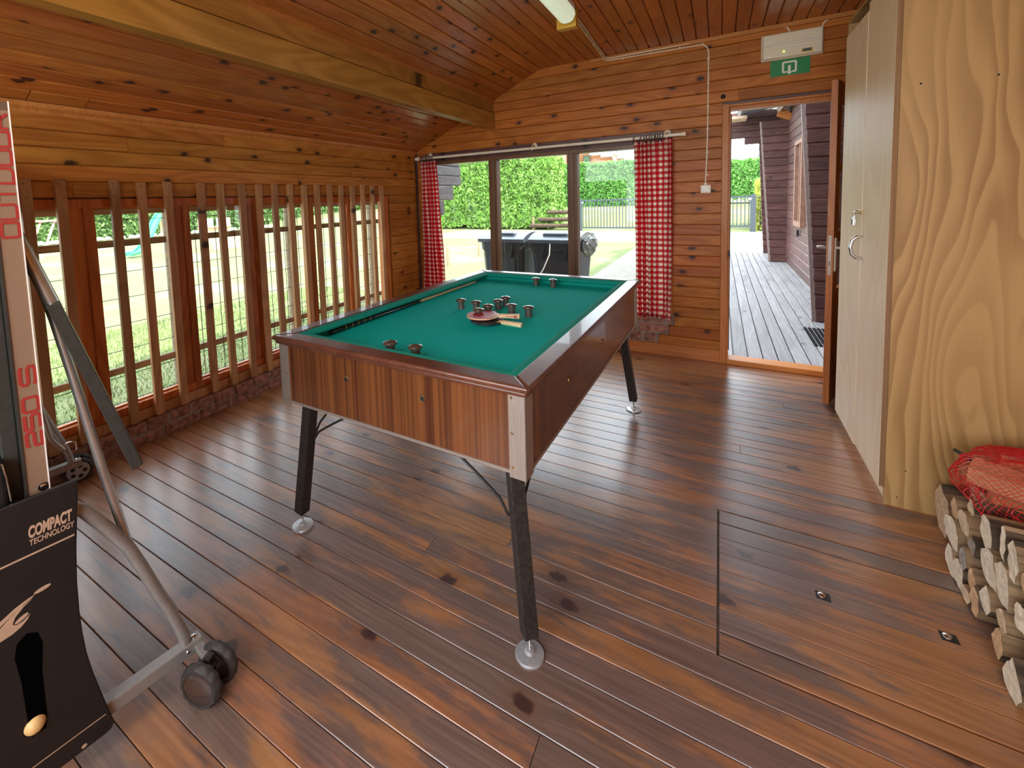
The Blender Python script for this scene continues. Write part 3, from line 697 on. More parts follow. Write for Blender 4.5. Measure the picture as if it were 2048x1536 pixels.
MB().tube(path, .0055, 8).tube(arc((3.541, -.006, 2.505), (3.541, -.006, 2.560), (3.60, -.006, 2.562)) + [(3.9, -.006, 2.566), (4.3, -.006, 2.566)], .0055, 8).build('wire', CREAM, cb2, smooth=True)
cc = MB()
for xx in (2.35, 2.60, 2.85, 3.08, 3.26, 3.62, 3.74): cc.box(xx - .004, xx + .004, -.013, 0, 2.555, 2.575)
cc.build('clip', CREAM, cb2)
el = thing('emergency_light', 'oblong cream emergency light with a lit green diode above the exit sign', 'emergency light', (3.365, 0, 2.33))
MB().box(3.183, 3.547, -.030, 0, 2.327, 2.513).build('base', CREAM, el, bevel=.008)
MB().prism([(3.190, 2.333), (3.540, 2.333), (3.540, 2.507), (3.190, 2.507)], (0, -.030, 0), (1, 0, 0), (0, 0, 1), (0, -.030, 0)).build('cover', COVER, el, bevel=.012, seg=3)
MB().lathe([(.0075, 0), (.0075, .16), (.0075, .32)], 12, (3.20, -.062, 2.425), (1, 0, 0)).build('tube', WHITEP, el, smooth=True)
MB().box(3.20, 3.53, -.0625, -.060, 2.395, 2.400).box(3.37, 3.374, -.0625, -.060, 2.43, 2.50).box(3.45, 3.454, -.0625, -.060, 2.43, 2.50).build('cover_ridge', CREAM, el)
MB().lathe([(.005, 0), (.004, .004)], 12, (3.318, -.060, 2.373), (0, -1, 0)).build('status_light', LED, el)
MB().box(3.42, 3.484, -.0615, -.060, 2.345, 2.372).build('sticker', YELW, el)
MB().box(3.428, 3.476, -.0625, -.0612, 2.352, 2.370).build('sticker_print', GATEM, el)
MB().box(3.200, 3.238, -.0615, -.060, 2.340, 2.350).build('name_label', EDGEW, el)
es = thing('exit_sign', 'green exit sign with a white doorway and arrow pointing down above the doorway', 'sign', (3.36, 0, 2.21))
MB().box(3.244, 3.479, -.004, 0, 2.213, 2.330).build('plate', GREENS, es)
ex = MB(); O = (3.358, -.0055, 2.267); A = (1, 0, 0); B = (0, 0, 1); Dd = (0, .0015, 0)
ex.ribbon([(-.010, -.030), (-.034, -.030), (-.038, -.026), (-.038, .036), (-.034, .040), (.034, .040), (.038, .036), (.038, -.026), (.034, -.030), (.014, -.030)], .012, O, A, B, Dd)
ex.prism([(-.008, .016), (.008, .016), (.008, -.030), (.021, -.030), (0, -.050), (-.021, -.030), (-.008, -.030)], O, A, B, Dd)
ex.build('pictogram', WHITEM, es)
fl = thing('fluorescent_light', 'long fluorescent batten light with pale clear cover on the flat ceiling', 'ceiling light', (2.08, -1.75, 2.49))
MB().box(2.03, 2.13, -2.42, -1.21, 2.548, 2.585).build('housing', WHITEP, fl, bevel=.006)
pr = [(-.052, .075), (-.055, .045), (-.040, .012), (-.018, 0), (.018, 0), (.040, .012), (.055, .045), (.052, .075)]
MB().prism(pr, (2.08, -2.44, 2.475), (1, 0, 0), (0, 0, 1), (0, 1.235, 0)).build('diffuser', TUBE, fl, bevel=.006, seg=3)
for yy in (-1.22, -1.8, -2.36):
    for s_ in (-1, 1): MB().box(2.08 + s_ * .053 - .004, 2.08 + s_ * .053 + .004, yy - .012, yy + .012, 2.535, 2.57).build('catch', STEEL, fl)
MB().box(1.995, 2.122, -1.155, -1.10, 2.468, 2.585).build('end_block', YELW, fl, bevel=.002)
MB().lathe([(.012, 0), (.006, .003)], 12, (1.0, 0, 1)).v
knob = MB().lathe([(.016, 0), (.017, .006), (.008, .012), (.006, .022)], 14, (2.944, 0, 2.118), (0, -1, 0))
tag(knob.build('wall_button', BLACK, None, smooth=True), 'small round black knob on the pine wall at the upper left corner of the doorway', 'knob')

# ------------------------------------------------------------------ BILLIARD TABLE
ta = -0.0191; T0 = V3((2.4565, -2.9259, 0))
TU = V3((-math.cos(ta), -math.sin(ta), 0)); TVV = V3((-math.sin(ta), math.cos(ta), 0))
TM = Matrix(((TU.x, TVV.x, 0, T0.x), (TU.y, TVV.y, 0, T0.y), (0, 0, 1, 0), (0, 0, 0, 1)))
TWD, TLN = 1.0768, 1.7208; ZT, ZR, ZB, ZBED = .859, .838, .585, .805
def tm(): return MB(TM)
tbc = TM @ V3((TWD / 2, TLN / 2, 0))
bt = thing('billiard_table', 'bumper billiard table with green cloth, walnut rails and metal corner plates on four splayed legs', 'billiard table', tuple(tbc), -ta)
tm().box(.040, TWD - .040, .040, TLN - .040, ZBED - .03, ZBED).build('playing_cloth', BAIZE, bt)
# panels
for nm, b in (('end_panel', (.03, TWD - .03, .0, .018)), ('end_panel', (.03, TWD - .03, TLN - .018, TLN)), ('side_panel', (.0, .018, .03, TLN - .03)), ('side_panel', (TWD - .018, TWD, .03, TLN - .03))):
    o = tm().box(b[0], b[1], b[2], b[3], ZB + .006, ZR).build(nm, LAM, bt)
    e = (b[0], b[1], b[2] - .0035, b[3]) if nm == 'end_panel' and b[2] < .5 else ((b[0], b[1], b[2], b[3] + .0035) if nm == 'end_panel' else ((b[0] - .0035, b[1], b[2], b[3]) if b[0] < .5 else (b[0], b[1] + .0035, b[2], b[3])))
    tm().box(*e, ZB, ZB + .010).build('edge_strip', ALU, o)
tm().box(.02, TWD - .02, .02, TLN - .02, ZB + .01, ZB + .022).build('under_board', BLACK, bt)
# return holes with brass eyelets
def eyelet(a, b, z, ax, parent, black=False):
    o = tm().lathe([(.0125, -.001), (.0125, .001), (.010, .004), (.0075, .0035)], 18, (a, b, z), ax).build('eyelet', BLACK if black else BRASS, parent, smooth=True)
    tm().lathe([(.0078, 0), (.0078, .0037)], 14, (a, b, z), ax).build('hole', BLACK, o)
ends = [o for o in bt.children if o.name.startswith('end_panel')]; sides = [o for o in bt.children if o.name.startswith('side_panel')]
for a in (.360, .705):
    eyelet(a, 0, .742, (0, -1, 0), ends[0])
    eyelet(a, TLN, .742, (0, 1, 0), ends[1])
for b in (.40, .875, 1.30):
    eyelet(0, b, .722, (-1, 0, 0), sides[0]); eyelet(TWD, b, .722, (1, 0, 0), sides[1])
# wooden rails, mitred
def frame4(i0, i1, z0, z1):
    c = lambda i: [(i, i), (TWD - i, i), (TWD - i, TLN - i), (i, TLN - i)]
    A = c(i0); B = c(i1)
    return [[A[k], A[(k + 1) % 4], B[(k + 1) % 4], B[k]] for k in range(4)]
for q in frame4(-.023, .048, 0, 0):
    cx = sum(p[0] for p in q) / 4; cy = sum(p[1] for p in q) / 4
    q2 = [(cx + (p[0] - cx) * .9993, cy + (p[1] - cy) * .9993) for p in q]
    o = tm().prism(q2, (0, 0, ZR + .001), (1, 0, 0), (0, 1, 0), (0, 0, ZT - ZR - .001)).build('rail', RIMW, bt, bevel=.007, seg=3)
for q in frame4(-.013, .03, 0, 0):
    tm().prism(q, (0, 0, ZR - .014), (1, 0, 0), (0, 1, 0), (0, 0, .015)).build('moulding', RIMW, bt, bevel=.005)
# cushions
prof = [(.040, ZT - .004), (.058, ZT - .001), (.078, ZT - .006), (.087, ZT - .013), (.085, ZT - .021), (.062, ZT - .026), (.048, ZBED + .016), (.045, ZBED + .0005), (.040, ZBED + .0005)]
for k in range(4):
    vs = []; n = len(prof)
    for end in (0, 1):
        for (d, z) in prof:
            c = [(d, d), (TWD - d, d), (TWD - d, TLN - d), (d, TLN - d)][(k + end) % 4]
            vs.append((c[0], c[1], z))
    fs = [tuple(range(n)), tuple(range(2 * n - 1, n - 1, -1))] + [(i, n + i, n + (i + 1) % n, (i + 1) % n) for i in range(n)]
    tm().add(vs, fs).build('cushion', CUSH, bt, smooth=True)
# corner plates with screws
for (a, b, sa, sb) in ((0, 0, 1, 1), (TWD, 0, -1, 1), (TWD, TLN, -1, -1), (0, TLN, 1, -1)):
    m = tm(); e = .003
    x0, x1 = sorted((a - sa * e, a + sa * .050)); y0, y1 = sorted((b - sb * e, b + sb * .0))
    m.box(x0, x1, y0, y1, ZB - .012, ZR - .012)
    x0, x1 = sorted((a - sa * e, a)); y0, y1 = sorted((b - sb * e, b + sb * .050))
    m.box(x0, x1, y0, y1, ZB - .012, ZR - .012)
    cp = m.build('corner_plate', ALU, bt)
    tm().box(min(a, a + sa * .045), max(a, a + sa * .045), min(b, b + sb * .045), max(b, b + sb * .045), ZB - .004, ZR).build('corner_block', BLACK, cp)
    for zz in (.812, .706, .604):
        tm().lathe([(.0045, 0), (.003, .002)], 10, (a + sa * .040, b - sb * e, zz), (0, -sb, 0)).build('screw', BRASS, cp)
        tm().lathe([(.0045, 0), (.003, .002)], 10, (a - sa * e, b + sb * .040, zz - .004), (-sa, 0, 0)).build('screw', BRASS, cp)
# splayed legs with levelling feet and bent rod braces
feet = {(0, 0): (2.443, -2.896), (1, 0): (1.383, -2.854), (0, 1): (2.462, -1.151), (1, 1): (1.405, -1.13)}
for (i, j), (fx, fy) in feet.items():
    sa = 1 if i == 0 else -1; sb = 1 if j == 0 else -1
    top = TM @ V3((i * TWD + sa * .078, j * TLN + sb * .078, ZB + .02)); bot = V3((fx, fy, .068))
    lg = MB().bar(top, bot, .046, .046, up=(TVV + TU).normalized() if i == j else TVV).build('leg', DKMETAL, bt, bevel=.003)
    MB().lathe([(.0045, .012), (.0045, .075)], 10, (fx, fy, 0)).build('stem', STEEL, lg, smooth=True)
    MB().lathe([(.044, .0), (.0445, .004), (.042, .008), (.016, .011), (.013, .020), (.009, .022)], 28, (fx, fy, .0005)).build('foot', FOOTM, lg, smooth=True)
    at = top.lerp(bot, .36)
    ea = top + TU * sa * .30; eb = top + TVV * sb * .30; ea.z = eb.z = ZB + .012
    mid = at + (TU * sa + TVV * sb) * .028
    MB().tube([ea, ea.lerp(at, .55), ea.lerp(at, .80) - V3((0, 0, .006)), at + TU * sa * .035 - V3((0, 0, .012)), at + (TU * sa + TVV * sb) * .012 - V3((0, 0, .016)), at + TVV * sb * .035 - V3((0, 0, .012)), eb.lerp(at, .80) - V3((0, 0, .006)), eb.lerp(at, .55), eb], .0048, 8).build('brace', RODBLK, bt, smooth=True)

# bumpers: grey posts with domed caps
def make_bumper():
    t = thing('bumper', '', 'bumper', (0, 0, ZBED))
    MB().lathe([(.019, 0), (.0175, .004), (.0175, .040)], 20, (0, 0, ZBED)).build('post', MUSHG, t, smooth=True)
    MB().lathe([(.017, .038), (.026, .041), (.0275, .045), (.0265, .049), (.018, .053), (.004, .055)], 24, (0, 0, ZBED)).build('cap', MUSHC, t, smooth=True)
    return t
def copy_tree(o, parent=None):
    c = o.copy(); COL.objects.link(c)
    if parent: c.parent = parent; c.matrix_parent_inverse = o.matrix_parent_inverse.copy()
    for ch in list(o.children): copy_tree(ch, c)
    return c
blist = [(1.742, -2.062, 'grey bumper post standing leftmost of the middle cluster on the green cloth'),
         (1.839, -2.073, 'grey bumper post second from the left in the middle cluster'),
         (1.926, -2.208, 'grey bumper post half hidden behind the red table tennis bat'),
         (1.932, -2.118, 'grey bumper post just behind the one the red bat half hides'),
         (1.930, -1.999, 'grey bumper post in the middle cluster, right in front of the farthest one'),
         (1.936, -1.920, 'farthest grey bumper post of the middle cluster'),
         (2.035, -2.064, 'grey bumper post second from the right in the middle cluster'),
         (2.128, -2.070, 'grey bumper post standing rightmost of the middle cluster'),
         (1.886, -1.335, 'left one of the two grey bumper posts by the far rail'),
         (2.006, -1.345, 'right one of the two grey bumper posts by the far rail'),
         (1.853, -2.780, 'left one of the two grey bumper posts by the near rail'),
         (1.968, -2.777, 'right one of the two grey bumper posts by the near rail')]
b0 = make_bumper(); root_copies = [b0] + [copy_tree(b0) for _ in blist[1:]]
for o, (x, y, lb) in zip(root_copies, blist):
    o.location = (x, y, ZBED); o['label'] = lb; o['group'] = 'bumper posts on the green cloth'

# cue lying along the left cushion
cue = thing('cue', 'billiard cue with black butt and pale maple shaft lying along the left cushion', 'cue', (1.40, -2.0, ZBED))
p0 = V3((1.449, -2.700, ZBED + .0145)); p1 = V3((1.462, -1.365, ZBED + .007))
P = lambda t: p0.lerp(p1, t)
RR = lambda t: .0135 - .0075 * t
MB().tube([P(0), P(.25), P(.485)], [RR(0), RR(.25), RR(.485)], 14).build('butt', CUEBLK, cue, smooth=True)
MB().tube([P(.485), P(.50)], [RR(.485) + .0003, RR(.5) + .0003], 14).build('joint', BRASS, cue, smooth=True)
MB().tube([P(.50), P(.75), P(.985)], [RR(.5), RR(.75), RR(.985)], 14).build('shaft', MAPLE, cue, smooth=True)
MB().tube([P(.985), P(1)], [RR(.985), RR(1) * .96], 14).build('tip', RODBLK, cue, smooth=True)
ci = MB()
for t in (.06, .09, .12, .15, .18): ci.tube([P(t), P(t + .006)], [RR(t) + .0004] * 2, 14)
o = ci.build('butt_ring', BRASS, cue, smooth=True); o['kind'] = 'stuff'

# table tennis bats
def bat(label, c, ang, z, tilt, rub, rub2, hmat, wedge):
    t = thing('table_tennis_bat', label, 'bat', (c[0], c[1], z), group='bats lying on the billiard table')
    T = Matrix.Translation((c[0], c[1], z)) @ Matrix.Rotation(ang, 4, 'Z') @ Matrix.Rotation(tilt, 4, 'Y')
    out = []
    for k in range(40):
        a = 2 * math.pi * k / 40; x = .078 * math.cos(a); y = .075 * math.sin(a)
        if x > .05: y *= .92
        out.append((x, y))
    def disc(nm, mat, z0, z1, s=1.0, cut=None, par=t):
        pts = [(min(p[0] * s, cut) if cut else p[0] * s, p[1] * s) for p in out]
        pp = []
        for q in pts:
            if not pp or math.dist(q, pp[-1]) > 1e-5: pp.append(q)
        return MB(T).prism(pp, (0, 0, z0), (1, 0, 0), (0, 1, 0), (0, 0, z1 - z0)).build(nm, mat, par)
    disc('blade', MAPLE if wedge else BLKRUB, .002, .008)
    disc('rubber', rub, .008, .0105, .99, .058); disc('rubber', rub2, -.0003, .002, .99, .058)
    MB(T).prism([(.045, -.028), (.075, -.013), (.10, -.0125), (.172, -.0145), (.172, .0145), (.10, .0125), (.075, .013), (.045, .028)], (0, 0, .0015), (1, 0, 0), (0, 1, 0), (0, 0, .007)).build('throat', MAPLE, t)
    h = MB(T)
    sec = [(math.cos(2 * math.pi * k / 16), math.sin(2 * math.pi * k / 16)) for k in range(16)]
    st = [(.070, .010, .0062), (.085, .0135, .0105), (.120, .0130, .0108), (.150, .0138, .0112), (.172, .0155, .0122), (.175, .0140, .0108)]
    vs = [(x, c_ * ry, .005 + s_ * rz) for x, ry, rz in st for c_, s_ in sec]
    fs = [(i * 16 + k, i * 16 + (k + 1) % 16, (i + 1) * 16 + (k + 1) % 16, (i + 1) * 16 + k) for i in range(len(st) - 1) for k in range(16)] + [tuple(range(16)), tuple(range(16 * len(st) - 1, 16 * len(st) - 17, -1))]
    hh = h.add(vs, fs).build('handle', hmat, t, smooth=True)
    if wedge:
        m = MB(T)
        for s_ in (-1, 1):
            m.add([(.086, 0, .005 + .0113), (.165, -.0085, .005 + .0106), (.165, .0085, .005 + .0106), (.086, s_ * .0137, .005), (.165, s_ * .0152, .0045), (.165, s_ * .0120, .0125)], [(0, 1, 2), (3, 4, 5)])
        m.box(.150, .166, -.0150, .0150, .002, .009)
        m.build('handle_inlay', REDRUB, hh, recalc=False)
        MB(T).ribbon([(.040, -.058), (.056, -.030), (.060, 0), (.056, .030), (.040, .058)], .004, (0, 0, .0106), (1, 0, 0), (0, 1, 0), (0, 0, .0004)).build('rubber_edge', EDGEW, t)
        MB(T).ribbon([(.028, -.063), (.045, -.030), (.049, 0), (.045, .030), (.028, .063)], .002, (0, 0, .0106), (1, 0, 0), (0, 1, 0), (0, 0, .0004)).build('rubber_line', EDGEW, t)
    else:
        # white print on the edge tape
        m = MB(T)
        for i in range(9):
            a = -1.95 + i * .055; m.box(.0775 * math.cos(a) - .0016, .0775 * math.cos(a) + .0016, .0752 * math.sin(a) - .0005, .0752 * math.sin(a) - .0001, .003, .0062)
        o = m.build('edge_print', EDGEW, t); o['kind'] = 'stuff'
        MB(T).ribbon([(.0775 * math.cos(a), .0755 * math.sin(a)) for a in [-2.6 + i * .1 for i in range(19)]], .0012, (0, 0, .0005), (1, 0, 0), (0, 1, 0), (0, 0, .009)).build('edge_tape', BLKRUB, t)
    return t
bat('black table tennis bat with plain wooden handle lying under the red one', (1.992, -2.248), .00, ZBED + .0090, .035, BLKRUB, BLKRUB, MAPLE, False)
bat('red table tennis bat with red inlaid handle lying on top of the black one', (1.963, -2.232), .24, ZBED + .0240, -.01, REDRUB, REDRUB, MAPLE, True)

# ------------------------------------------------------------------ PLYWOOD CABINET
cab = thing('plywood_cabinet', 'tall bare plywood cupboard with two doors against the right wall', 'cabinet', (3.9, -1.11, 0))
CX0, CX1, CY0, CY1, CZ = 3.560, 4.30, -1.570, -.66, 2.33
MB().box(CX0, CX1, CY0, CY0 + .018, 0, CZ).build('side_panel', PLY_S, cab, bevel=.0015)
MB().box(CX0, CX1, CY1 - .018, CY1, 0, CZ).build('side_panel', PLY_S, cab, bevel=.0015)
MB().box(CX0, CX1, CY0 + .018, CY1 - .018, CZ - .018, CZ).build('top_panel', PLY_S, cab)
MB().box(CX1 - .01, CX1, CY0 + .018, CY1 - .018, .06, CZ - .018).build('back_panel', PLY_S, cab)
MB().box(CX0 + .012, CX0 + .030, CY0 + .018, CY1 - .018, 0, .062).build('plinth', PLY_D, cab)
MB().box(CX0, CX1, CY0 + .018, CY1 - .018, .062, .08).build('bottom_panel', PLY_S, cab)
for k in range(1, 5): MB().box(CX0 + .01, CX1 - .01, CY0 + .018, CY1 - .018, .08 + k * .44, .098 + k * .44).build('shelf', PLY_S, cab)
for (xx, zz) in ((3.619, 1.785), (3.830, 1.785)): MB().lathe([(.004, 0), (.003, .0012)], 10, (xx, CY0, zz), (0, -1, 0)).build('screw', RODBLK, cab)
for (xx, zz) in ((3.602, .045), (3.625, .17)): MB().lathe([(.003, 0), (.002, .0008)], 8, (xx, CY0, zz), (0, -1, 0)).build('screw', RODBLK, cab)
# far door
d1 = MB().box(3.5405, 3.5585, -1.158, -.735, .055, 2.225).build('door', PLY_D, cab, bevel=.001)
d2 = MB().box(3.542, 3.56, -1.566, -1.162, .078, 2.262).build('door', PLY_D, cab, bevel=.001)
MB().box(3.5425, 3.5595, -1.5675, -1.5655, .078, 2.262).build('door_edge', PLYEDGE, d2)
MB().box(3.56, 3.5735, -1.545, -1.52, .12, 2.2).build('hinge', RODBLK, d2)
for zz in (.35, 1.15, 1.95): MB().box(3.5645, 3.5735, -.73, -.705, zz - .03, zz + .03).build('hinge', STEEL, d1)
# D handle on the near door
hb = [(3.542, -1.192, 1.138), (3.5185, -1.192, 1.136), (3.5005, -1.192, 1.118), (3.4945, -1.192, 1.085), (3.5005, -1.192, 1.050), (3.5185, -1.192, 1.032), (3.542, -1.192, 1.030)]
hd = MB()
pts = []
for i in range(len(hb) - 1):
    for t in (0, .34, .67): pts.append(V3(hb[i]).lerp(V3(hb[i + 1]), t))
pts.append(V3(hb[-1]))
hd.tube(pts, [.0065 + .0025 * math.sin(math.pi * i / (len(pts) - 1)) for i in range(len(pts))], 10)
hd.lathe([(.009, 0), (.009, .002), (.005, .003)], 12, (3.542, -1.192, 1.150), (-1, 0, 0)).lathe([(.009, 0), (.009, .002), (.005, .003)], 12, (3.542, -1.192, 1.018), (-1, 0, 0))
hd.build('pull_handle', STEEL, d2, smooth=True)
# hasp and padlock
hs = MB().box(3.5375, 3.542, -1.18, -1.095, 1.246, 1.268).build('hasp', BRASS, d2, bevel=.002)
MB().tube([(3.5375, -1.105, 1.262), (3.5255, -1.105, 1.262), (3.5225, -1.105, 1.255), (3.5255, -1.105, 1.248), (3.5375, -1.105, 1.248)], .003, 8).build('staple', STEEL, hs, smooth=True)
pl = thing('padlock', 'small steel padlock hanging from the hasp of the plywood cupboard', 'padlock', (3.5255, -1.105, 1.185))
MB().box(3.5155, 3.5305, -1.120, -1.092, 1.186, 1.226).build('body', STEEL, pl, bevel=.003)
MB().tube([(3.523, -1.115, 1.224), (3.523, -1.115, 1.244), (3.523, -1.111, 1.252), (3.523, -1.105, 1.255), (3.523, -1.099, 1.252), (3.523, -1.096, 1.244), (3.523, -1.096, 1.224)], .0028, 8).build('shackle', STEEL, pl, smooth=True)
MB().box(3.5143, 3.516, -1.116, -1.096, 1.19, 1.222).build('label_plate', BLACK, pl)

# ------------------------------------------------------------------ FIREWOOD
rs = random.Random(11)
def log(label, y, z, hy, hz, length=.30, x0=3.66, kind='wedge', bark=True, yaw=0.0, seed=0, roll=0.0, cat='log', group='split firewood logs in the stack'):
    r = random.Random(seed * 13 + 5)
    if kind == 'wedge': base = [(-.9, -.2), (-.35, -.95), (.35, -.8), (.95, -.1), (.55, .55), (.1, 1.0), (-.6, .55)]
    elif kind == 'half': base = [(-1, -.9), (-.2, -1.0), (.5, -.8), (.95, -.1), (.8, .6), (.2, 1.0), (-.5, .95), (-.8, .2)]
    elif kind == 'slim': base = [(-.6, -1), (.2, -.95), (.8, -.3), (.9, .4), (.3, 1.0), (-.5, .7), (-.9, -.1)]
    else: base = [(math.cos(a) * .97, math.sin(a)) for a in [2 * math.pi * k / 12 for k in range(12)]]
    c_, s_ = math.cos(roll), math.sin(roll)
    base = [(p * c_ - q * s_, p * s_ + q * c_) for p, q in base]
    base = [(p * (1 + r.uniform(-.1, .1)), q * (1 + r.uniform(-.1, .1))) for p, q in base]
    # subdivide the outline for a rough split surface
    pts = []
    for i in range(len(base)):
        a = base[i]; b = base[(i + 1) % len(base)]
        pts += [a, ((a[0] + b[0]) / 2 + r.uniform(-.05, .05), (a[1] + b[1]) / 2 + r.uniform(-.05, .05))]
    n = len(pts); rings = 6
    EM = LOGEND4 if 'grey' in label else (LOGEND3 if any(q in label for q in ('white', 'bright', 'pale')) else (LOGEND2 if any(q in label for q in ('orange', 'salmon', 'slim')) else LOGEND))
    t = thing('firewood_log', label, cat, (x0 + length / 2, y, max(z - hz, 0.0)), group=group)
    vs = []
    for i in range(rings):
        f = i / (rings - 1); x = x0 + f * length
        for (p, q) in pts:
            vs.append((x + (r.uniform(-.002, .002) if i in (0, rings - 1) else 0), y + math.sin(yaw) * f * length + hy * p * (1 + r.uniform(-.05, .05)), max(0.002, z + hz * q * (1 + r.uniform(-.05, .05)))))
    side = [(i * n + k, i * n + (k + 1) % n, (i + 1) * n + (k + 1) % n, (i + 1) * n + k) for i in range(rings - 1) for k in range(n)]
    m = MB(); m.add(vs, [])
    for idx, f in enumerate(side):
        k = idx % n
        m.f.append(f); m.mi.append(0 if (k < n * .62) == bark else 1)
    m.build('split_sides', [BARK, SPLIT], t)
    fr_ = [(v[0] - .0006, v[1], v[2]) for v in vs[:n]]; bk = [(v[0] + .0006, v[1], v[2]) for v in vs[-n:]]
    c = V3((sum(v[0] for v in fr_) / n, sum(v[1] for v in fr_) / n, sum(v[2] for v in fr_) / n))
    MB().add([tuple(c)] + fr_, [(0, 1 + k, 1 + (k + 1) % n) for k in range(n)]).build('sawn_end', EM, t, recalc=False)
    c = V3((sum(v[0] for v in bk) / n, sum(v[1] for v in bk) / n, sum(v[2] for v in bk) / n))
    MB().add([tuple(c)] + bk, [(0, 1 + (k + 1) % n, 1 + k) for k in range(n)]).build('sawn_end', EM, t, recalc=False)
    return t
LOGS = [
 ('large split log on the floor directly beside the plywood cupboard, its narrow end showing', -1.675, .095, .070, .085, 3.705, 'slim'),
 ('slim upright wedge log at the cupboard end of the stack, second from the cupboard', -1.895, .225, .026, .042, 3.665, 'slim'),
 ('small wedge log poking out just below the red net bag', -1.975, .285, .024, .032, 3.675, 'wedge'),
 ('round ended log near the cupboard just under the red net bag, dark bark beside it', -1.975, .228, .038, .036, 3.66, 'half'),
 ('broad split log with a wide pale end low in the stack beside the cupboard', -1.905, .150, .052, .046, 3.655, 'half'),
 ('narrow log between the pale broad end and the dark grey log', -2.020, .185, .026, .034, 3.665, 'slim'),
 ('grey weathered log with a pointed end turned to the floor', -2.010, .122, .030, .040, 3.650, 'wedge'),
 ('tall pale log end standing on the floor at the left of the stack', -1.925, .052, .034, .050, 3.650, 'slim'),
 ('long curved pale log end on the floor right of the tall pale one', -1.985, .046, .036, .044, 3.650, 'half'),
 ('slim log with a reddish bark edge leaning low in the stack', -2.062, .085, .026, .042, 3.655, 'wedge'),
 ('pointed log end lying lowest on the floorboards in front of the stack', -2.055, .028, .030, .026, 3.645, 'wedge'),
 ('large olive brown split log at the top with a narrow bright end', -2.128, .300, .034, .050, 3.655, 'slim'),
 ('large half round log end with speckled pale face in the middle of the stack', -2.165, .212, .046, .048, 3.650, 'half'),
 ('pale beige log end right below the bright upright splinter log', -2.235, .215, .040, .056, 3.650, 'half'),
 ('thin bright white log end standing upright near the top right', -2.220, .330, .016, .048, 3.655, 'slim'),
 ('salmon coloured long log end beside the thin bright one', -2.272, .315, .028, .060, 3.655, 'slim'),
 ('bright wedge log with cream end halfway down the stack', -2.160, .098, .034, .044, 3.650, 'wedge'),
 ('orange toned pointed log end leaning on the floor left of the cream wedge', -2.112, .052, .030, .046, 3.645, 'wedge'),
 ('yellowish triangular log end at the right edge above the lowest logs', -2.262, .120, .034, .034, 3.645, 'wedge'),
 ('orange kite shaped log end directly above the nearest log', -2.275, .058, .030, .044, 3.635, 'wedge'),
 ('nearest log of the stack, with a long pointed pale end on the floor', -2.395, .050, .044, .056, 3.618, 'wedge'),
 ('bluish white round log end at the right picture edge', -2.335, .195, .030, .036, 3.650, 'round'),
]
fill = [(-1.80, .055, .060, .050, 3.74), (-1.80, .16, .055, .05, 3.74), (-1.77, .235, .05, .03, 3.76), (-1.88, .265, .045, .03, 3.74), (-2.34, .28, .036, .045, 3.66), (-2.36, .12, .03, .035, 3.66), (-2.42, .20, .045, .05, 3.66), (-2.34, .36, .04, .03, 3.67), (-2.44, .30, .045, .04, 3.66)]
for i, (lb, y, z, hy, hz, x0, kd) in enumerate(LOGS): log(lb, y, z, hy * 1.12, hz * 1.06, .30 + rs.uniform(-.02, .02), x0, kd, seed=i, roll=rs.uniform(-.15, .15), bark=i % 3 != 2)
fill_l = ['dark log lying on the floor against the cupboard side behind the front ends', 'log in the second layer against the cupboard side', 'thin log just under the net bag at the cupboard side', 'thin log under the red net bag behind the slim ends',
 'log behind the salmon coloured end in the stack', 'thin log above the nearest log, mostly hidden', 'log at the right picture edge above the nearest log', 'topmost thin log at the right picture edge', 'upper log at the right picture edge under the topmost thin one']
for i, (y, z, hy, hz, x0) in enumerate(fill): log(fill_l[i], y, z, hy, hz, .30, x0, 'half', seed=50 + i)

# red net bag of kindling lying on the stack
nb_ = thing('net_bag', 'red net bag filled with split wood lying on top of the firewood stack', 'bag', (3.95, -1.95, .25))
def blob(nu=44, nv=22):
    vs = []; fs = []
    c = V3((3.985, -1.93, .345)); 
    for j in range(nv + 1):
        th = math.pi * j / nv
        for i in range(nu):
            a = 2 * math.pi * i / nu
            d = V3((math.sin(th) * math.cos(a), math.sin(th) * math.sin(a), math.cos(th)))
            nz = 1 + .10 * mnoise.noise(d * 2.3) + .05 * mnoise.noise(d * 6)
            e = V3((math.copysign(abs(d.x) ** .8, d.x) * .315, math.copysign(abs(d.y) ** .8, d.y) * .265, math.copysign(abs(d.z) ** .8, d.z) * .098)) * nz
            e.z += -.10 * (d.y < 0) * abs(d.y) * .5 * (d.x < .2)
            vs.append(tuple(c + e))
    for j in range(nv):
        for i in range(nu):
            k = (i + 1) % nu
            a, b, c2, d2 = j * nu + i, j * nu + k, (j + 1) * nu + k, (j + 1) * nu + i
            fs.append((a, b, c2, d2))
    return vs, fs
vs, fs = blob(96, 40)
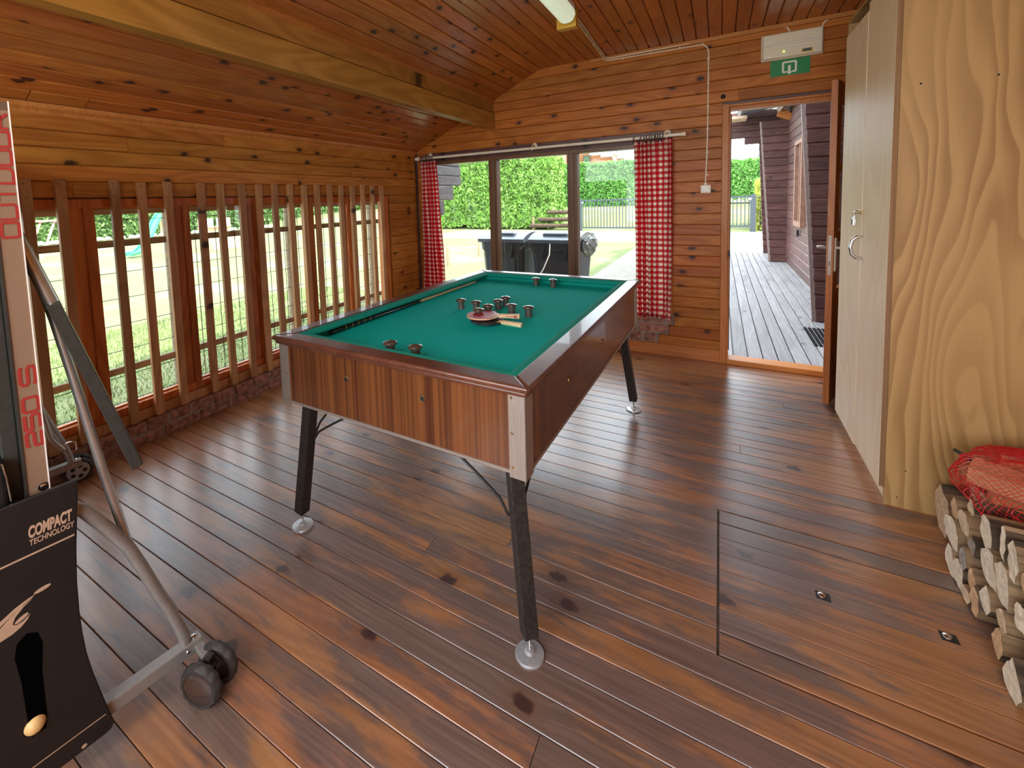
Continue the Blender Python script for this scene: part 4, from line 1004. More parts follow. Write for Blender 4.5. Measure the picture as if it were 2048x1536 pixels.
# diamond mesh: keep only the diagonals as thin threads
me = bpy.data.meshes.new('net'); me.from_pydata(vs, [], fs); me.materials.append(NET)
no = bpy.data.objects.new('net', me); COL.objects.link(no); setpar(no, nb_); no['kind'] = 'stuff'
wf = no.modifiers.new('threads', 'WIREFRAME'); wf.thickness = .0024; wf.use_replace = True; wf.use_even_offset = False
def kindling(x, y, z, L, wd, h, ang, pitch, mat, i):
    T = Matrix.Translation((x, y, z)) @ Matrix.Rotation(ang, 4, 'Z') @ Matrix.Rotation(pitch, 4, 'Y')
    r = random.Random(i); m = MB(T); n = 5
    sec = [(-wd / 2, -h / 2), (wd / 2 * .8, -h / 2 * .8), (wd / 2, h / 2 * .5), (0.1 * wd, h / 2), (-wd / 2 * .9, h / 2 * .4)]
    vs = [(-L / 2 + L * k / 4, p * (1 + r.uniform(-.06, .06)), q * (1 + r.uniform(-.06, .06))) for k in range(5) for p, q in sec]
    fs = [tuple(range(5)), tuple(range(24, 19, -1))] + [(k * 5 + i_, k * 5 + (i_ + 1) % 5, (k + 1) * 5 + (i_ + 1) % 5, (k + 1) * 5 + i_) for k in range(4) for i_ in range(5)]
    m.add(vs, fs).build('split_log', mat, nb_)
SPLIT2 = streak('orange_split_wood', (0.50, 0.20, 0.09), (0.66, 0.32, 0.15), stretch=(3, 60, 60), rough=0.8, coat=0)
for i, q in enumerate([(3.83, -1.93, .375, .27, .11, .07, -.55, .02), (3.95, -1.84, .375, .30, .08, .06, -.50, -.05), (4.05, -1.93, .36, .30, .10, .08, -.6, 0), (3.97, -2.02, .33, .28, .09, .07, -.75, .05), (3.88, -1.80, .325, .26, .07, .06, -.3, .05), (4.12, -2.02, .33, .28, .09, .07, -.9, 0), (3.86, -1.95, .30, .25, .10, .06, -.2, 0), (4.08, -1.80, .34, .26, .10, .08, .1, 0)]):
    kindling(*q, SPLIT2, i)
MB().tube([(3.72, -1.70, .36), (3.745, -1.72, .35), (3.76, -1.75, .345)], .006, 8).build('tie', BLACK, nb_)

# ------------------------------------------------------------------ FOLDED TABLE TENNIS TABLE (left foreground)
PA = R(8.8)
PM = Matrix(((math.cos(PA), math.sin(PA), 0, 1.70), (-math.sin(PA), math.cos(PA), 0, -3.43), (0, 0, 1, 0), (0, 0, 0, 1)))
# local: x = -u (towards the room), y = v (across the folded table), z up; u runs from the near end (0.1) to the far end (1.62)
def pm(): return MB(PM)
pt = thing('table_tennis_table', 'folded outdoor table tennis table on double castors in the left foreground', 'table tennis table', tuple(PM @ V3((-.85, -.45, 0))), -PA)
VC = -.45
for s_, lab in ((1, None), (-1, None)):
    v0, v1 = (-.3095, -.2695) if s_ == 1 else (2 * VC + .2695, 2 * VC + .3095)
    u0, u1 = .10, 1.62
    b = pm().box(-u1 + .004, -u0 - .004, v0 + .006, v1 - .004, .262, 1.626).build('table_half', TABTOP, pt)
    f = pm()
    f.box(-u0 - .018, -u0, v0, v1, .258, 1.63).box(-u1, -u1 + .018, v0, v1, .258, 1.63).box(-u1, -u0, v0, v1, 1.61, 1.63).box(-u1, -u0, v0, v1, .258, .278)
    f.build('edge_frame', FRAMEB, b)
    e0, e1 = (v1 - .0018, v1 + .0006) if s_ == 1 else (v0 - .0006, v0 + .0018)
    pm().box(-u0 - .002, -u0 + .0012, e0, e1, .258, 1.631).box(-u1, -u0, e0, e1, 1.628, 1.631).build('edge_line', EDGEW, b)
    if s_ == 1:
        pm().box(-u0 - .004, -u0 + .0022, v0 - .002, v0 + .003, .258, 1.63).build('edge_channel', LEGBLK, b)
        # inner stiffening frame with the black latch box
        pm().box(-.17, -.13, v0 - .030, v0 - .001, .35, 1.52).build('inner_tube', LEGBLK, pt, bevel=.003)
# lettering up the edge: rounded stroke letters, read from below
GL = {
 'O': [([(.12, 0), (.88, 0), (1, .12), (1, .88), (.88, 1), (.12, 1), (0, .88), (0, .12)], True)],
 '0': [([(.12, 0), (.88, 0), (1, .12), (1, .88), (.88, 1), (.12, 1), (0, .88), (0, .12)], True)],
 'U': [([(0, 1), (0, .14), (.14, 0), (.86, 0), (1, .14), (1, 1)], False)],
 'T': [([(0, 1), (1, 1)], False), ([(.5, .96), (.5, 0)], False)],
 'D': [([(0, 0), (.80, 0), (1, .2), (1, .8), (.80, 1), (0, 1)], True)],
 'R': [([(0, 0), (0, 1), (.86, 1), (1, .88), (1, .56), (.86, .44), (.06, .44)], False), ([(.6, .44), (1, 0)], False)],
 '2': [([(0, .86), (.14, 1), (.86, 1), (1, .86), (1, .62), (.86, .5), (.14, .5), (0, .38), (0, 0), (1, 0)], False)],
 '5': [([(1, 1), (0, 1), (0, .56), (.86, .56), (1, .44), (1, .14), (.86, 0), (0, 0)], False)],
 'S': [([(1, .86), (.86, 1), (.14, 1), (0, .86), (0, .62), (.14, .5), (.86, .5), (1, .38), (1, .14), (.86, 0), (.14, 0), (0, .14)], False)],
}
def edge_text(word, zs, ze, v_lo, v_hi, stroke, gapf=.22):
    # text advances upwards (z); glyph up direction points to -v
    n = len(word); pitch = (ze - zs) / (n - gapf / (1 + gapf) if n > 1 else 1)
    wd = pitch / (1 + gapf); h = v_hi - v_lo
    for i, ch in enumerate(word):
        m = MB()
        o = PM @ V3((-.10 + .0004, v_hi, zs + i * pitch)); ax = V3((0, 0, 1)); ay = (PM.to_3x3() @ V3((0, -1, 0)))
        for pts, closed in GL[ch]:
            m.ribbon([(p[0] * wd, p[1] * h) for p in pts], stroke, tuple(o), ax, ay, tuple(PM.to_3x3() @ V3((.0006, 0, 0))), closed)
        m.build('letter', REDINK, pt)
edge_text('OUTDOOR', 1.330, 1.603, -.302, -.274, .0058)
edge_text('250', .845, .960, -.299, -.274, .0062)
edge_text('S', .990, 1.042, -.299, -.274, .0062)
pm().lathe([(.006, 0), (.006, .002), (.003, .003)], 14, (-.0995, -.280, .742), (1, 0, 0)).lathe([(.010, 0), (.010, .0008)], 16, (-.0998, -.280, .742), (1, 0, 0)).build('screw', STEEL, pt, smooth=True)
# side frames at both ends: cross bar, arch, castors
arch = [(-.026, .125), (-.030, .155), (-.056, .252), (-.080, .32), (-.112, .424), (-.136, .495), (-.175, .573), (-.216, .645), (-.27, .692), (-.34, .715), (-.45, .722)]
arch = arch + [(2 * VC - v, z) for v, z in arch[-2::-1]]
def caster(x, vv, rot_, near):
    # double wheel about an axle through (x, vv); rot_ turns the axle
    T = PM @ Matrix.Translation((x, vv, 0)) @ Matrix.Rotation(rot_, 4, 'Z')
    c = MB(T).box(-.012, .012, -.012, .012, .062, .118).box(-.020, .020, -.016, .016, .085, .095)
    hub = c.build('castor_fork', DKMETAL, pt, bevel=.003)
    for s_ in (-1, 1):
        m = MB(T); yy = s_ * .0315; n = 48; hw = .0135
        ring = []
        prof = [(.046, -hw), (.056, -hw), (.0615, -hw * .55), (.0625, 0), (.0615, hw * .55), (.056, hw), (.046, hw)]
        vs = []
        for i in range(n):
            a = 2 * math.pi * i / n; tread = (i % 4) < 2
            for j, (r, q) in enumerate(prof):
                if 1 <= j <= 5 and not tread and (j in (1, 2, 4, 5) ) : r -= .0035
                vs.append((r * math.cos(a), yy + q, .0625 + r * math.sin(a)))
        k = len(prof)
        fs = [(i * k + j, ((i + 1) % n) * k + j, ((i + 1) % n) * k + j + 1, i * k + j + 1) for i in range(n) for j in range(k - 1)]
        fs += [(i * k + k - 1, ((i + 1) % n) * k + k - 1, ((i + 1) % n) * k, i * k) for i in range(n)]
        wl_ = m.add(vs, fs).build('wheel', TYRE, pt, smooth=True)
        MB(T).lathe([(.046, -s_ * .004), (.0465, s_ * .0115), (.044, s_ * .0135), (.030, s_ * .0150), (.004, s_ * .0155)], 32, (0, yy, .0625), (0, 1, 0)).build('hub_cap', HUBB if near else HUBG, wl_, smooth=True)
        if not near:
            hm_ = MB(T)
            for q in range(5):
                a = 2 * math.pi * q / 5; hm_.lathe([(.0095, s_ * .0152), (.0095, s_ * .0165)], 12, (.026 * math.cos(a), yy, .0625 + .026 * math.sin(a)), (0, 1, 0))
            o = hm_.build('hub_hole', BLACK, wl_); o['kind'] = 'stuff'
for end, (ub, uw) in enumerate(((.10, .015), (1.62, 1.66))):
    bar = pm().box(-ub - .0175, -ub + .0175, 2 * VC - .012, .012, .090, .126).build('cross_bar', SILVERP, pt, bevel=.003)
    for vv in (-.030, 2 * VC + .030):
        pm().lathe([(.008, 0), (.007, .004), (.003, .006)], 14, (-ub, vv + (.026 if vv > VC else -.026), .126)).build('bolt', STEEL, bar, smooth=True)
        pm().lathe([(.006, 0), (.004, .003)], 12, (-ub + .0175, vv + .004, .108), (1, 0, 0)).build('bolt', STEEL, bar, smooth=True)
    pm().tube([(-ub, v, z) for v, z in arch], .0145, 14).build('arch_tube', SILVERP, pt, smooth=True)
    for vv, rr_ in ((.002, .48), (2 * VC - .002, -.1)):
        x = -uw
        caster(x, vv, rr_ if end == 0 else 1.45, end == 0)
        pm().bar((-ub, vv, .105), (x, vv, .100), .022, .014).build('castor_arm', SILVERP, pt, bevel=.002)
# struts and folded leg beside the near half
pm().tube([(-.118, -.125, .455), (-.135, -.163, .693), (-.158, -.203, .98), (-.166, -.224, 1.121), (-.17, -.258, 1.30)], .0105, 12).build('strut', SILVER, pt, smooth=True)
pm().tube([(-.14, -.330, 1.50), (-.14, -.262, 1.285), (-.14, -.223, 1.150)], .0145, 14).build('leg_tube', SILVER, pt, smooth=True)
lg = pm().bar((-.13, -.228, 1.165), (-.13, -.094, .690), .026, .034, up=tuple(PM.to_3x3() @ V3((1, 0, 0)))).build('leg', LEGBLK, pt, bevel=.002)
pm().lathe([(.005, 0), (.003, .002)], 10, (-.126, -.214, 1.12), (1, 0, 0)).build('rivet', BRASS, lg)
pm().tube([(-1.55, -.330, 1.50), (-1.55, -.223, 1.150), (-1.55, -.10, .30), (-1.58, -.055, .215)], .012, 12).build('strut', SILVER, pt, smooth=True)
pm().tube([(-1.60, -.06, .225), (-1.60, -.03, .235), (-1.60, -.005, .225), (-1.60, -.004, .185)], .0035, 8).build('brake_wire', STEEL, pt, smooth=True)
# black guard panel with its print
pan = [(-.223, .742), (-.227, .700), (-.2315, .655), (-.239, .571), (-.2435, .496), (-.245, .42), (-.2435, .36), (-.240, .305), (-.233, .251), (-.216, .153), (-.205, .095), (-.203, .080), (-.208, .069), (-.220, .066)]
pan = pan + [(2 * VC - v, z) for v, z in pan[::-1]]
gp = pm().prism([(v, z) for v, z in pan], (-.078, 0, 0), (0, 1, 0), (0, 0, 1), (.010, 0, 0)).build('guard_panel', BLACK, pt, bevel=.003, seg=3)
PXF = -.0678
def ink(nm, pts2d=None, rib=None, wdt=.003, closed=False, mat=BEIGEINK):
    m = MB(); o = tuple(PM @ V3((PXF, 0, 0))); ax = tuple(PM.to_3x3() @ V3((0, 1, 0))); d = tuple(PM.to_3x3() @ V3((.0005, 0, 0)))
    if rib: m.ribbon(rib, wdt, o, ax, (0, 0, 1), d, closed)
    else: m.prism(pts2d, o, ax, (0, 0, 1), d)
    return m.build(nm, mat, gp)
ink('upper_line', rib=[(-.66, .612), (-.2405, .612)], wdt=.0040)
ink('lower_line', rib=[(-.68, .118), (-.2175, .118)], wdt=.0024)
ink('dot', [(-.262 + .0055 * math.cos(2 * math.pi * k / 16), .078 + .0045 * math.sin(2 * math.pi * k / 16)) for k in range(16)])
# flying figure emblem: head, swept body and curled tail
def ell(cx, cy, a, b, ang, n=20):
    return [(cx + a * math.cos(t) * math.cos(ang) - b * math.sin(t) * math.sin(ang), cy + a * math.cos(t) * math.sin(ang) + b * math.sin(t) * math.cos(ang)) for t in [2 * math.pi * k / n for k in range(n)]]
ink('emblem_head', ell(-.303, .5205, .0145, .0045, .12))
ink('emblem_wing', [(-.316, .5165), (-.330, .514), (-.348, .508), (-.372, .495), (-.392, .480), (-.392, .470), (-.372, .484), (-.352, .497), (-.335, .506), (-.322, .5115)])
ink('emblem_body', [(-.321, .5095), (-.336, .501), (-.350, .487), (-.355, .474), (-.350, .4685), (-.340, .4690), (-.331, .4745), (-.3265, .4790), (-.331, .4690), (-.342, .4590), (-.356, .4530), (-.374, .4500), (-.395, .4500), (-.395, .4650), (-.374, .4790), (-.358, .4920), (-.340, .503)])
ink('emblem_tail', ell(-.3405, .4775, .0125, .0045, .45))
def text_mesh(txt, size, v0, z0, width, bold, shear, name):
    cu = bpy.data.curves.new(name, 'FONT'); cu.body = txt; cu.size = size; cu.shear = shear; cu.offset = bold; cu.extrude = .0003; cu.space_character = .92 if bold > .002 else 1.0
    tmp = bpy.data.objects.new('tmp', cu); COL.objects.link(tmp)
    me = bpy.data.meshes.new_from_object(tmp.evaluated_get(bpy.context.evaluated_depsgraph_get()))
    bpy.data.objects.remove(tmp)
    xs = [v.co.x for v in me.vertices]; sx = width / (max(xs) - min(xs)); mx = min(xs)
    for v in me.vertices:
        p = PM @ V3((PXF + .0003 + v.co.z, v0 + (v.co.x - mx) * sx, z0 + v.co.y)); v.co = p
    me.materials.clear(); me.materials.append(BEIGEINK)
    o = bpy.data.objects.new(name, me); COL.objects.link(o); setpar(o, gp); return o
bpy.context.view_layer.update()
text_mesh('COMPACT', .036, -.3155, .6515, .0755, .0016, .18, 'lettering')
text_mesh('TECHNOLOGY', .0185, -.3150, .6330, .0770, .0003, .15, 'lettering')
# ball dispenser opening, depth shade painted as a flat black patch, with one ball
ink('ball_slot', [(-.345, .190), (-.322, .190), (-.318, .215), (-.318, .330), (-.312, .395), (-.318, .425), (-.335, .437), (-.352, .425), (-.358, .395), (-.352, .330), (-.349, .215)], mat=DEEP)
bl = MB(); 
bl.T = PM; bl.lathe([(.0195 * math.sin(math.pi * i / 12) + 1e-4, -.0195 * math.cos(math.pi * i / 12)) for i in range(13)], 20, (-.072, -.3385, .214))
tag(bl.build('table_tennis_ball', BALLM, None, smooth=True), 'orange table tennis ball held in the slot of the black guard panel', 'ball')
# latch box and cable loop left of the panel top
pm().box(-.165, -.085, -.42, -.338, .70, .83).build('latch_box', BLACK, pt, bevel=.008)
pm().tube([(-.082, -.352, .838), (-.080, -.342, .834), (-.080, -.338, .80), (-.080, -.335, .745)], .0016, 6).build('latch_wire', STEEL, pt, smooth=True)

# ------------------------------------------------------------------ OUTSIDE
GZ = -0.10
def flat_grid(x0, x1, y0, y1, z, n=1):
    return MB().box(x0, x1, y0, y1, z - .2, z)
gr = MB()
gr.box(-60, -.16, -22, 60, GZ - .2, GZ).box(-.16, 30, .12, 60, GZ - .2, GZ).box(4.6, 30, -22, .12, GZ - .2, GZ).box(-.16, 4.6, -22, RY - .1, GZ - .2, GZ)
ground = gr.build('ground', LAWN, None, own=True); ground['kind'] = 'structure'
MB().box(-.9, -.16, -6, 2.4, GZ, GZ + .004).build('gravel_strip', GRAVEL, ground)
MB().box(.9, 2.9, 1.9, 14.6, GZ, GZ + .004).box(-8, 12, 10.6, 14.8, GZ, GZ + .005).build('drive', SOILM, ground)
# loose grass by the wall, seen through the low windows
def tufts(n, x0, x1, y0, y1, h, seed):
    r = random.Random(seed); vs = []; fs = []
    for i in range(n):
        x = r.uniform(x0, x1); y = r.uniform(y0, y1); a = r.uniform(0, 6.28); hh = h * r.uniform(.4, 1.2); l = r.uniform(-.02, .02)
        b = len(vs); vs += [(x, y, GZ), (x + .006 * math.cos(a), y + .006 * math.sin(a), GZ), (x + l, y + r.uniform(-.02, .02), GZ + hh)]; fs.append((b, b + 1, b + 2))
    return vs, fs
GRASSB = plain('grass_blade', (0.13, 0.20, 0.045), 0.8, 0, 0.4, 3)
vs, fs = tufts(26000, -3.6, -.75, -4.2, 1.5, .045, 3)
v2, f2 = tufts(1200, -.75, -.22, -3.4, -1.2, .09, 5)
m = MB().add(vs, fs); m.add(v2, f2)
o = m.build('grass', GRASSB, ground, recalc=False); o['kind'] = 'stuff'

# mesh fence outside the left windows
fe = thing('garden_fence', 'rustic garden fence of weathered rails, posts and dark wire mesh outside the left windows', 'fence', (-.36, -1.8, GZ))
for y in (-3.46, -2.405, -1.42, -.355): MB().lathe([(.050, 0), (.050, 1.55), (.044, 1.60)], 12, (-.40, y, GZ)).build('post', FENCEW, fe, smooth=True)
for z0, z1 in ((1.362, 1.402), (1.160, 1.203), (.358, .402)):
    MB().box(-.345, -.320, -4.6, .35, z0, z1).build('rail', FENCEW, fe, bevel=.006)
wm = MB()
y = -4.5
while y < .3:
    wm.bar((-.312, y, GZ + .02), (-.312, y, 1.33), .0036, .0036); y += .147
z = .02
while z < 1.33:
    wm.bar((-.309, -4.6, z), (-.309, .35, z), .0036, .0036); z += .1635
o = wm.build('wire_mesh', WIRE, fe); o['kind'] = 'stuff'

# log wall of this building that runs on past the corner, stepped at its end
wx = thing('log_wall_end', 'dark brown stepped log ends reaching out past the left corner of the back window', 'wall', (-.13, .6, 0))
steps = [(.0, 1.55), (1.78, 1.0), (1.93, 1.08)]
zz = 2.02
for i, (yl) in enumerate((1.04, 1.09, 1.115, 1.115, .905, .68, .55, .50, .46)):
    z1 = [2.06, 1.905, 1.825, 1.700, 1.575, 1.388, 1.200, 1.03, .85][i]; z0 = [1.905, 1.825, 1.700, 1.575, 1.388, 1.200, 1.03, .85, .67][i]
    if i >= 6: continue
    plank('log_board', SIDING2, wx, (-.10, .12, (z0 + z1) / 2), (0, 1, 0), yl - .12, (1, 0, 0), z1 - z0, .05, ch=.010)

# timber deck outside the doorway
dk = thing('wooden_deck', 'weathered grey timber deck leading away outside the open doorway', 'deck', (3.5, 4, GZ))
xx = 2.72
k = 0
while xx < 4.3:
    plank('deck_board', DECK, dk, (xx + .054, .13, -.03), (0, 1, 0), 7.75, (0, 0, 1), .108 - .007, .026, ch=.003)
    xx += .108; k += 1
for k in range(18):
    plank('deck_board', DECK, dk, (1.4, 7.96 + k * .135, -.03), (1, 0, 0), 4.6, (0, 0, 1), .134, .026, ch=.002)
MB().box(2.72, 4.35, .13, 7.9, GZ, -.058).box(1.4, 6.0, 7.9, 10.3, GZ, -.058).build('deck_frame', SIDING, dk)
# rubber mat
dmx = thing('door_mat', 'black open rubber mat lying on the grey deck at the right of the doorway', 'door mat', (3.9, 1.17, -.03))
mm = MB()
for i in range(13):
    for j in range(13):
        x = 3.68 + i * .036; y = .86 + j * .049
        mm.box(x, x + .026, y, y + .006, -.0295, -.016).box(x + .010, x + .016, y, y + .049, -.0295, -.018)
o = mm.build('grid', BLACK, dmx); o['kind'] = 'stuff'

# neighbouring log cabin along the deck
lc = thing('log_cabin', 'dark brown log cabin with slanted wing walls standing along the right side of the deck', 'building', (5.0, 4.0, 0))
SP = .145
for k in range(21):
    z0 = -.03 + k * SP
    for a, b in (((.9, 4.44), (5.02, 7.9)) if .80 < z0 + SP / 2 < 2.15 else ((.9, 7.9),)):
        plank('log_board', SIDING, lc, (4.06, a, z0 + SP / 2), (0, 1, 0), b - a, (-1, 0, 0), SP, .04, ch=.012)
MB().box(4.10, 4.2, .9, 7.9, -.05, 3.1).build('wall_core', SIDING, lc)
# its window facing the deck
wf_ = MB().box(4.0, 4.07, 4.36, 5.10, 2.10, 2.16).box(4.0, 4.07, 4.36, 5.10, .79, .87).box(4.0, 4.07, 4.36, 4.44, .87, 2.10).box(4.0, 4.07, 5.02, 5.10, .87, 2.10).box(4.02, 4.07, 4.70, 4.745, .87, 2.10).build('window', CABW, lc)
MB().box(4.05, 4.055, 4.44, 5.02, .87, 2.10).build('pane', GLASS, wf_)
MB().box(4.02, 4.05, 4.82, 4.86, .62, .72).build('vent_slot', BLACK, lc)
# slanted wing walls across the deck side
def wing(y, xl_top, xl_bot, ztop, xr, edge=True, zlo=-.03):
    k = 0
    while zlo + k * SP < ztop:
        z0 = zlo + k * SP; zc = z0 + SP / 2; f = (zc - zlo) / (ztop - zlo)
        xl = xl_bot + (xl_top - xl_bot) * f
        plank('log_board', SIDING, lc, (xl, y, zc), (1, 0, 0), xr - xl, (0, -1, 0), SP, .06, ch=.012); k += 1
    if edge:
        MB().bar((xl_bot - .012, y + .03, zlo), (xl_top - .012, y + .03, zlo + k * SP), .022, .045, up=(1, 0, 0)).build('edge_board', SIDEDGE, lc)
wing(1.77, 3.665, 3.83, 2.72, 4.06)
wing(6.45, 3.632, 3.815, 2.60, 4.06)
# far gable, stepped towards the garden
k = 0
while k < 22:
    z0 = -.03 + k * SP; zc = z0 + SP / 2
    if zc < 2.40: xl = 3.80 - .055 * max(0, 0) - (zc) * .048
    elif zc < 2.55: xl = 3.407
    elif zc < 2.66: xl = 3.15
    else: xl = 2.6
    plank('log_board', SIDING, lc, (xl, 7.9, zc), (1, 0, 0), 4.1 - xl, (0, -1, 0), SP, .08, ch=.012); k += 1
MB().box(2.9, 3.42, 7.2, 7.75, 2.93, 2.99).build('eave_board', PALEW, lc)
MB().prism([(3.86, 2.80), (4.06, 2.70), (4.06, 2.78), (3.9, 2.92)], (0, 6.1, 0), (1, 0, 0), (0, 0, 1), (0, .35, 0)).build('purlin_end', TRIMH, lc)
MB().prism([(3.83, 2.90), (4.02, 3.04), (4.06, 2.98), (3.88, 2.83)], (0, 4.6, 0), (1, 0, 0), (0, 0, 1), (0, 1.6, 0)).build('gutter', SIDEDGE, lc)
MB().prism([(3.3, 3.0), (4.3, 3.35), (8.5, 4.8), (8.5, 4.95), (4.2, 3.47), (3.25, 3.12)], (0, -1, 0), (1, 0, 0), (0, 0, 1), (0, 9.4, 0)).build('roof', ROOFM, lc)

# hedges
def hedge(name, label, x0, x1, y0, y1, z0, z1, leafm, n, size, seed, shape=None, slope=0.0, group=None):
    t = thing(name, label, 'hedge', ((x0 + x1) / 2, (y0 + y1) / 2, z0), group=group)
    r = np.random.RandomState(seed)
    # front (-y), top, left and right faces covered with small leaf sprays
    core = MB().box(x0 + .12, x1 - .12, y0 + .12, y1 - .12, z0 + .12, z1 - .14).build('branches', HEDGEC, t)
    A = np.array([(x1 - x0) * (z1 - z0), (x1 - x0) * (y1 - y0), (y1 - y0) * (z1 - z0) * 2]); cnt = (n * A / A.sum()).astype(int)
    pts = []
    u, v = r.rand(cnt[0]), r.rand(cnt[0]); pts.append(np.c_[x0 + u * (x1 - x0), np.full(cnt[0], y0), z0 + v * (z1 - z0)])
    u, v = r.rand(cnt[1]), r.rand(cnt[1]); pts.append(np.c_[x0 + u * (x1 - x0), y0 + v * (y1 - y0), np.full(cnt[1], z1)])
    u, v = r.rand(cnt[2]), r.rand(cnt[2]); pts.append(np.c_[np.where(r.rand(cnt[2]) < .5, x0, x1), y0 + u * (y1 - y0), z0 + v * (z1 - z0)])
    P_ = np.vstack(pts)
    lump = np.array([mnoise.noise(V3(p) * .9) * .16 + mnoise.noise(V3(p) * 3.1) * .09 for p in P_])
    c = np.array([(x0 + x1) / 2, (y0 + y1) / 2, (z0 + z1) / 2])
    d = P_ - c; d[:, 0] *= (y1 - y0) / (x1 - x0)
    d /= np.linalg.norm(d, axis=1)[:, None]
    P_ = P_ + d * (lump + r.uniform(-.10, .05, len(P_)))[:, None]
    if shape is not None: P_ = shape(P_)
    N = len(P_); a = r.rand(N, 3) - .5; a[:, 2] += .25; a /= np.linalg.norm(a, axis=1)[:, None]
    b = np.cross(a, r.rand(N, 3) - .5); b /= np.linalg.norm(b, axis=1)[:, None]
    s = size * r.uniform(.6, 1.3, N)[:, None]
    q = np.stack([P_ - a * s * .6, P_ + b * s * .35, P_ + a * s, P_ - b * s * .35], 1).reshape(-1, 3)
    me = bpy.data.meshes.new('foliage'); me.vertices.add(len(q)); me.vertices.foreach_set('co', q.ravel())
    me.loops.add(4 * N); me.loops.foreach_set('vertex_index', np.arange(4 * N))
    me.polygons.add(N); me.polygons.foreach_set('loop_start', np.arange(N) * 4); me.polygons.foreach_set('loop_total', np.full(N, 4))
    me.update(); me.validate(); me.materials.append(leafm)
    o = bpy.data.objects.new('foliage', me); COL.objects.link(o); setpar(o, t); o['kind'] = 'stuff'
    return t
hedge('hedge', 'tall bushy clipped conifer hedge outside the left and middle panes of the back window', -13.5, -3.75, 15.5, 17.3, .02, 3.25, LEAF1, 42000, .12, 1)
hedge('hedge', 'smooth bright green hedge far back on the slope behind the gate', -7.5, -.2, 24.0, 25.6, .6, 3.42, LEAF2, 22000, .10, 2)
hedge('hedge', 'smooth green hedge seen through the doorway beyond the metal gate', .2, 9.5, 23.8, 25.4, .95, 3.08, LEAF2, 22000, .10, 4)
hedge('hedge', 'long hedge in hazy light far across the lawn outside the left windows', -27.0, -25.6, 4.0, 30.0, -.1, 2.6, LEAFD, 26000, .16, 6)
hedge('shrub', 'small yellow green shrub beside the gate post, seen through the doorway', 4.15, 5.0, 15.6, 16.4, -.1, 1.72, LEAF3, 3000, .08, 8)['category'] = 'shrub'
# trunks showing under the near hedge
tr = thing('hedge_stem_row', 'thin bare stems showing under the near clipped hedge', 'stems', (-8, 15.7, GZ))
for i in range(14):
    x = -12.5 + i * .63
    MB().tube([(x, 15.75, GZ), (x + rs.uniform(-.08, .08), 15.7, .25), (x + rs.uniform(-.15, .15), 15.72, .6)], .035, 7).build('trunk', BARK, tr, smooth=True)
# earth bank with log steps
bk = MB().prism([(15.6, GZ), (17.2, .25), (20.5, .55), (24.5, .75), (60, 1.2), (60, GZ - .1), (15.6, GZ - .1)], (-60, 0, 0), (0, 1, 0), (0, 0, 1), (90, 0, 0)).build('bank', LAWN, None, own=True); bk['kind'] = 'structure'
st = thing('log_steps', 'low stepped retaining wall of brown logs between the hedge and the gate', 'retaining wall', (-3.4, 15.4, GZ))
for (x0, x1, y, z) in ((-4.7, -2.45, 15.2, .02), (-4.35, -2.45, 15.35, .30), (-3.95, -2.45, 15.5, .62)):
    MB().tube([(x0, y, z + .08), (x1, y, z + .08)], .095, 12).build('log', BARK, st, smooth=True)
MB().box(-4.6, -4.52, 15.2, 15.3, GZ, .5).build('stake', FENCEW, st)
# metal gate
def gate(label, x0, x1, y, z0, z1, post_left, post_right):
    t = thing('metal_gate', label, 'gate', ((x0 + x1) / 2, y, GZ))
    for z in (z0, z1): MB().box(x0, x1, y - .025, y + .025, z - .03, z + .03).build('rail', GATEM, t)
    if post_left: MB().box(x0 - .16, x0 - .03, y - .06, y + .06, GZ, z1 + .08).build('post', GATEM, t); MB().box(x0 - .05, x0 + .05, y - .04, y + .04, z1 - .12, z1 - .06).build('hinge', STEEL, t)
    if post_right: MB().box(x1 + .02, x1 + .19, y - .06, y + .06, GZ - .0, z1 + .08).build('post', GATEM, t); MB().box(x1 - .05, x1 + .05, y - .08, y + .04, z1 - .12, z1 - .04).build('hinge', STEEL, t)
    n = int((x1 - x0) / .125); 
    for i in range(n + 1):
        x = x0 + .02 + i * (x1 - x0 - .04) / n
        MB().box(x - .016, x + .016, y - .016, y + .016, z0, z1).build('bar', GATEM, t)
    return t
gate('grey metal gate of upright bars behind the right pane of the back window', -2.2, .62, 15.0, .03, 1.20, True, False)
gate('grey metal gate leaf with a thick post, seen through the open doorway', 1.0, 3.88, 15.0, .10, 1.18, False, True)
# wire mesh beyond the gate
cf = thing('chain_link_fence', 'thin chain link fence right of the gate post in front of the yellow green shrub', 'fence', (4.6, 15.3, GZ))
cw = MB()
for i in range(26):
    cw.bar((4.1 + i * .06 - .5, 15.3, .1), (4.1 + i * .06 + .6, 15.3, 1.15), .008, .008).bar((4.1 + i * .06 + .6, 15.31, .1), (4.1 + i * .06 - .5, 15.31, 1.15), .008, .008)
o = cw.build('wire', WIRE, cf); o['kind'] = 'stuff'
MB().box(3.6, 6.2, 15.28, 15.32, 1.14, 1.17).build('rail', GATEM, cf)
for x in (4.3, 6.2): MB().box(x - .025, x + .025, 15.27, 15.33, GZ, 1.17).build('post', GATEM, cf)
# bollards on the grass
for (x, y, h, r_, lb) in ((-2.41, 4.35, .42, .035, 'short round wooden post on the lawn, nearest the left gingham curtain'), (-2.56, 6.12, .46, .032, 'short wooden post on the lawn just left of the wheelie bins')):
    tag(MB().lathe([(r_, 0), (r_, h), (r_ * .8, h + .01)], 12, (x, y, GZ)).build('bollard', FENCEW, None, smooth=True), lb, 'post')

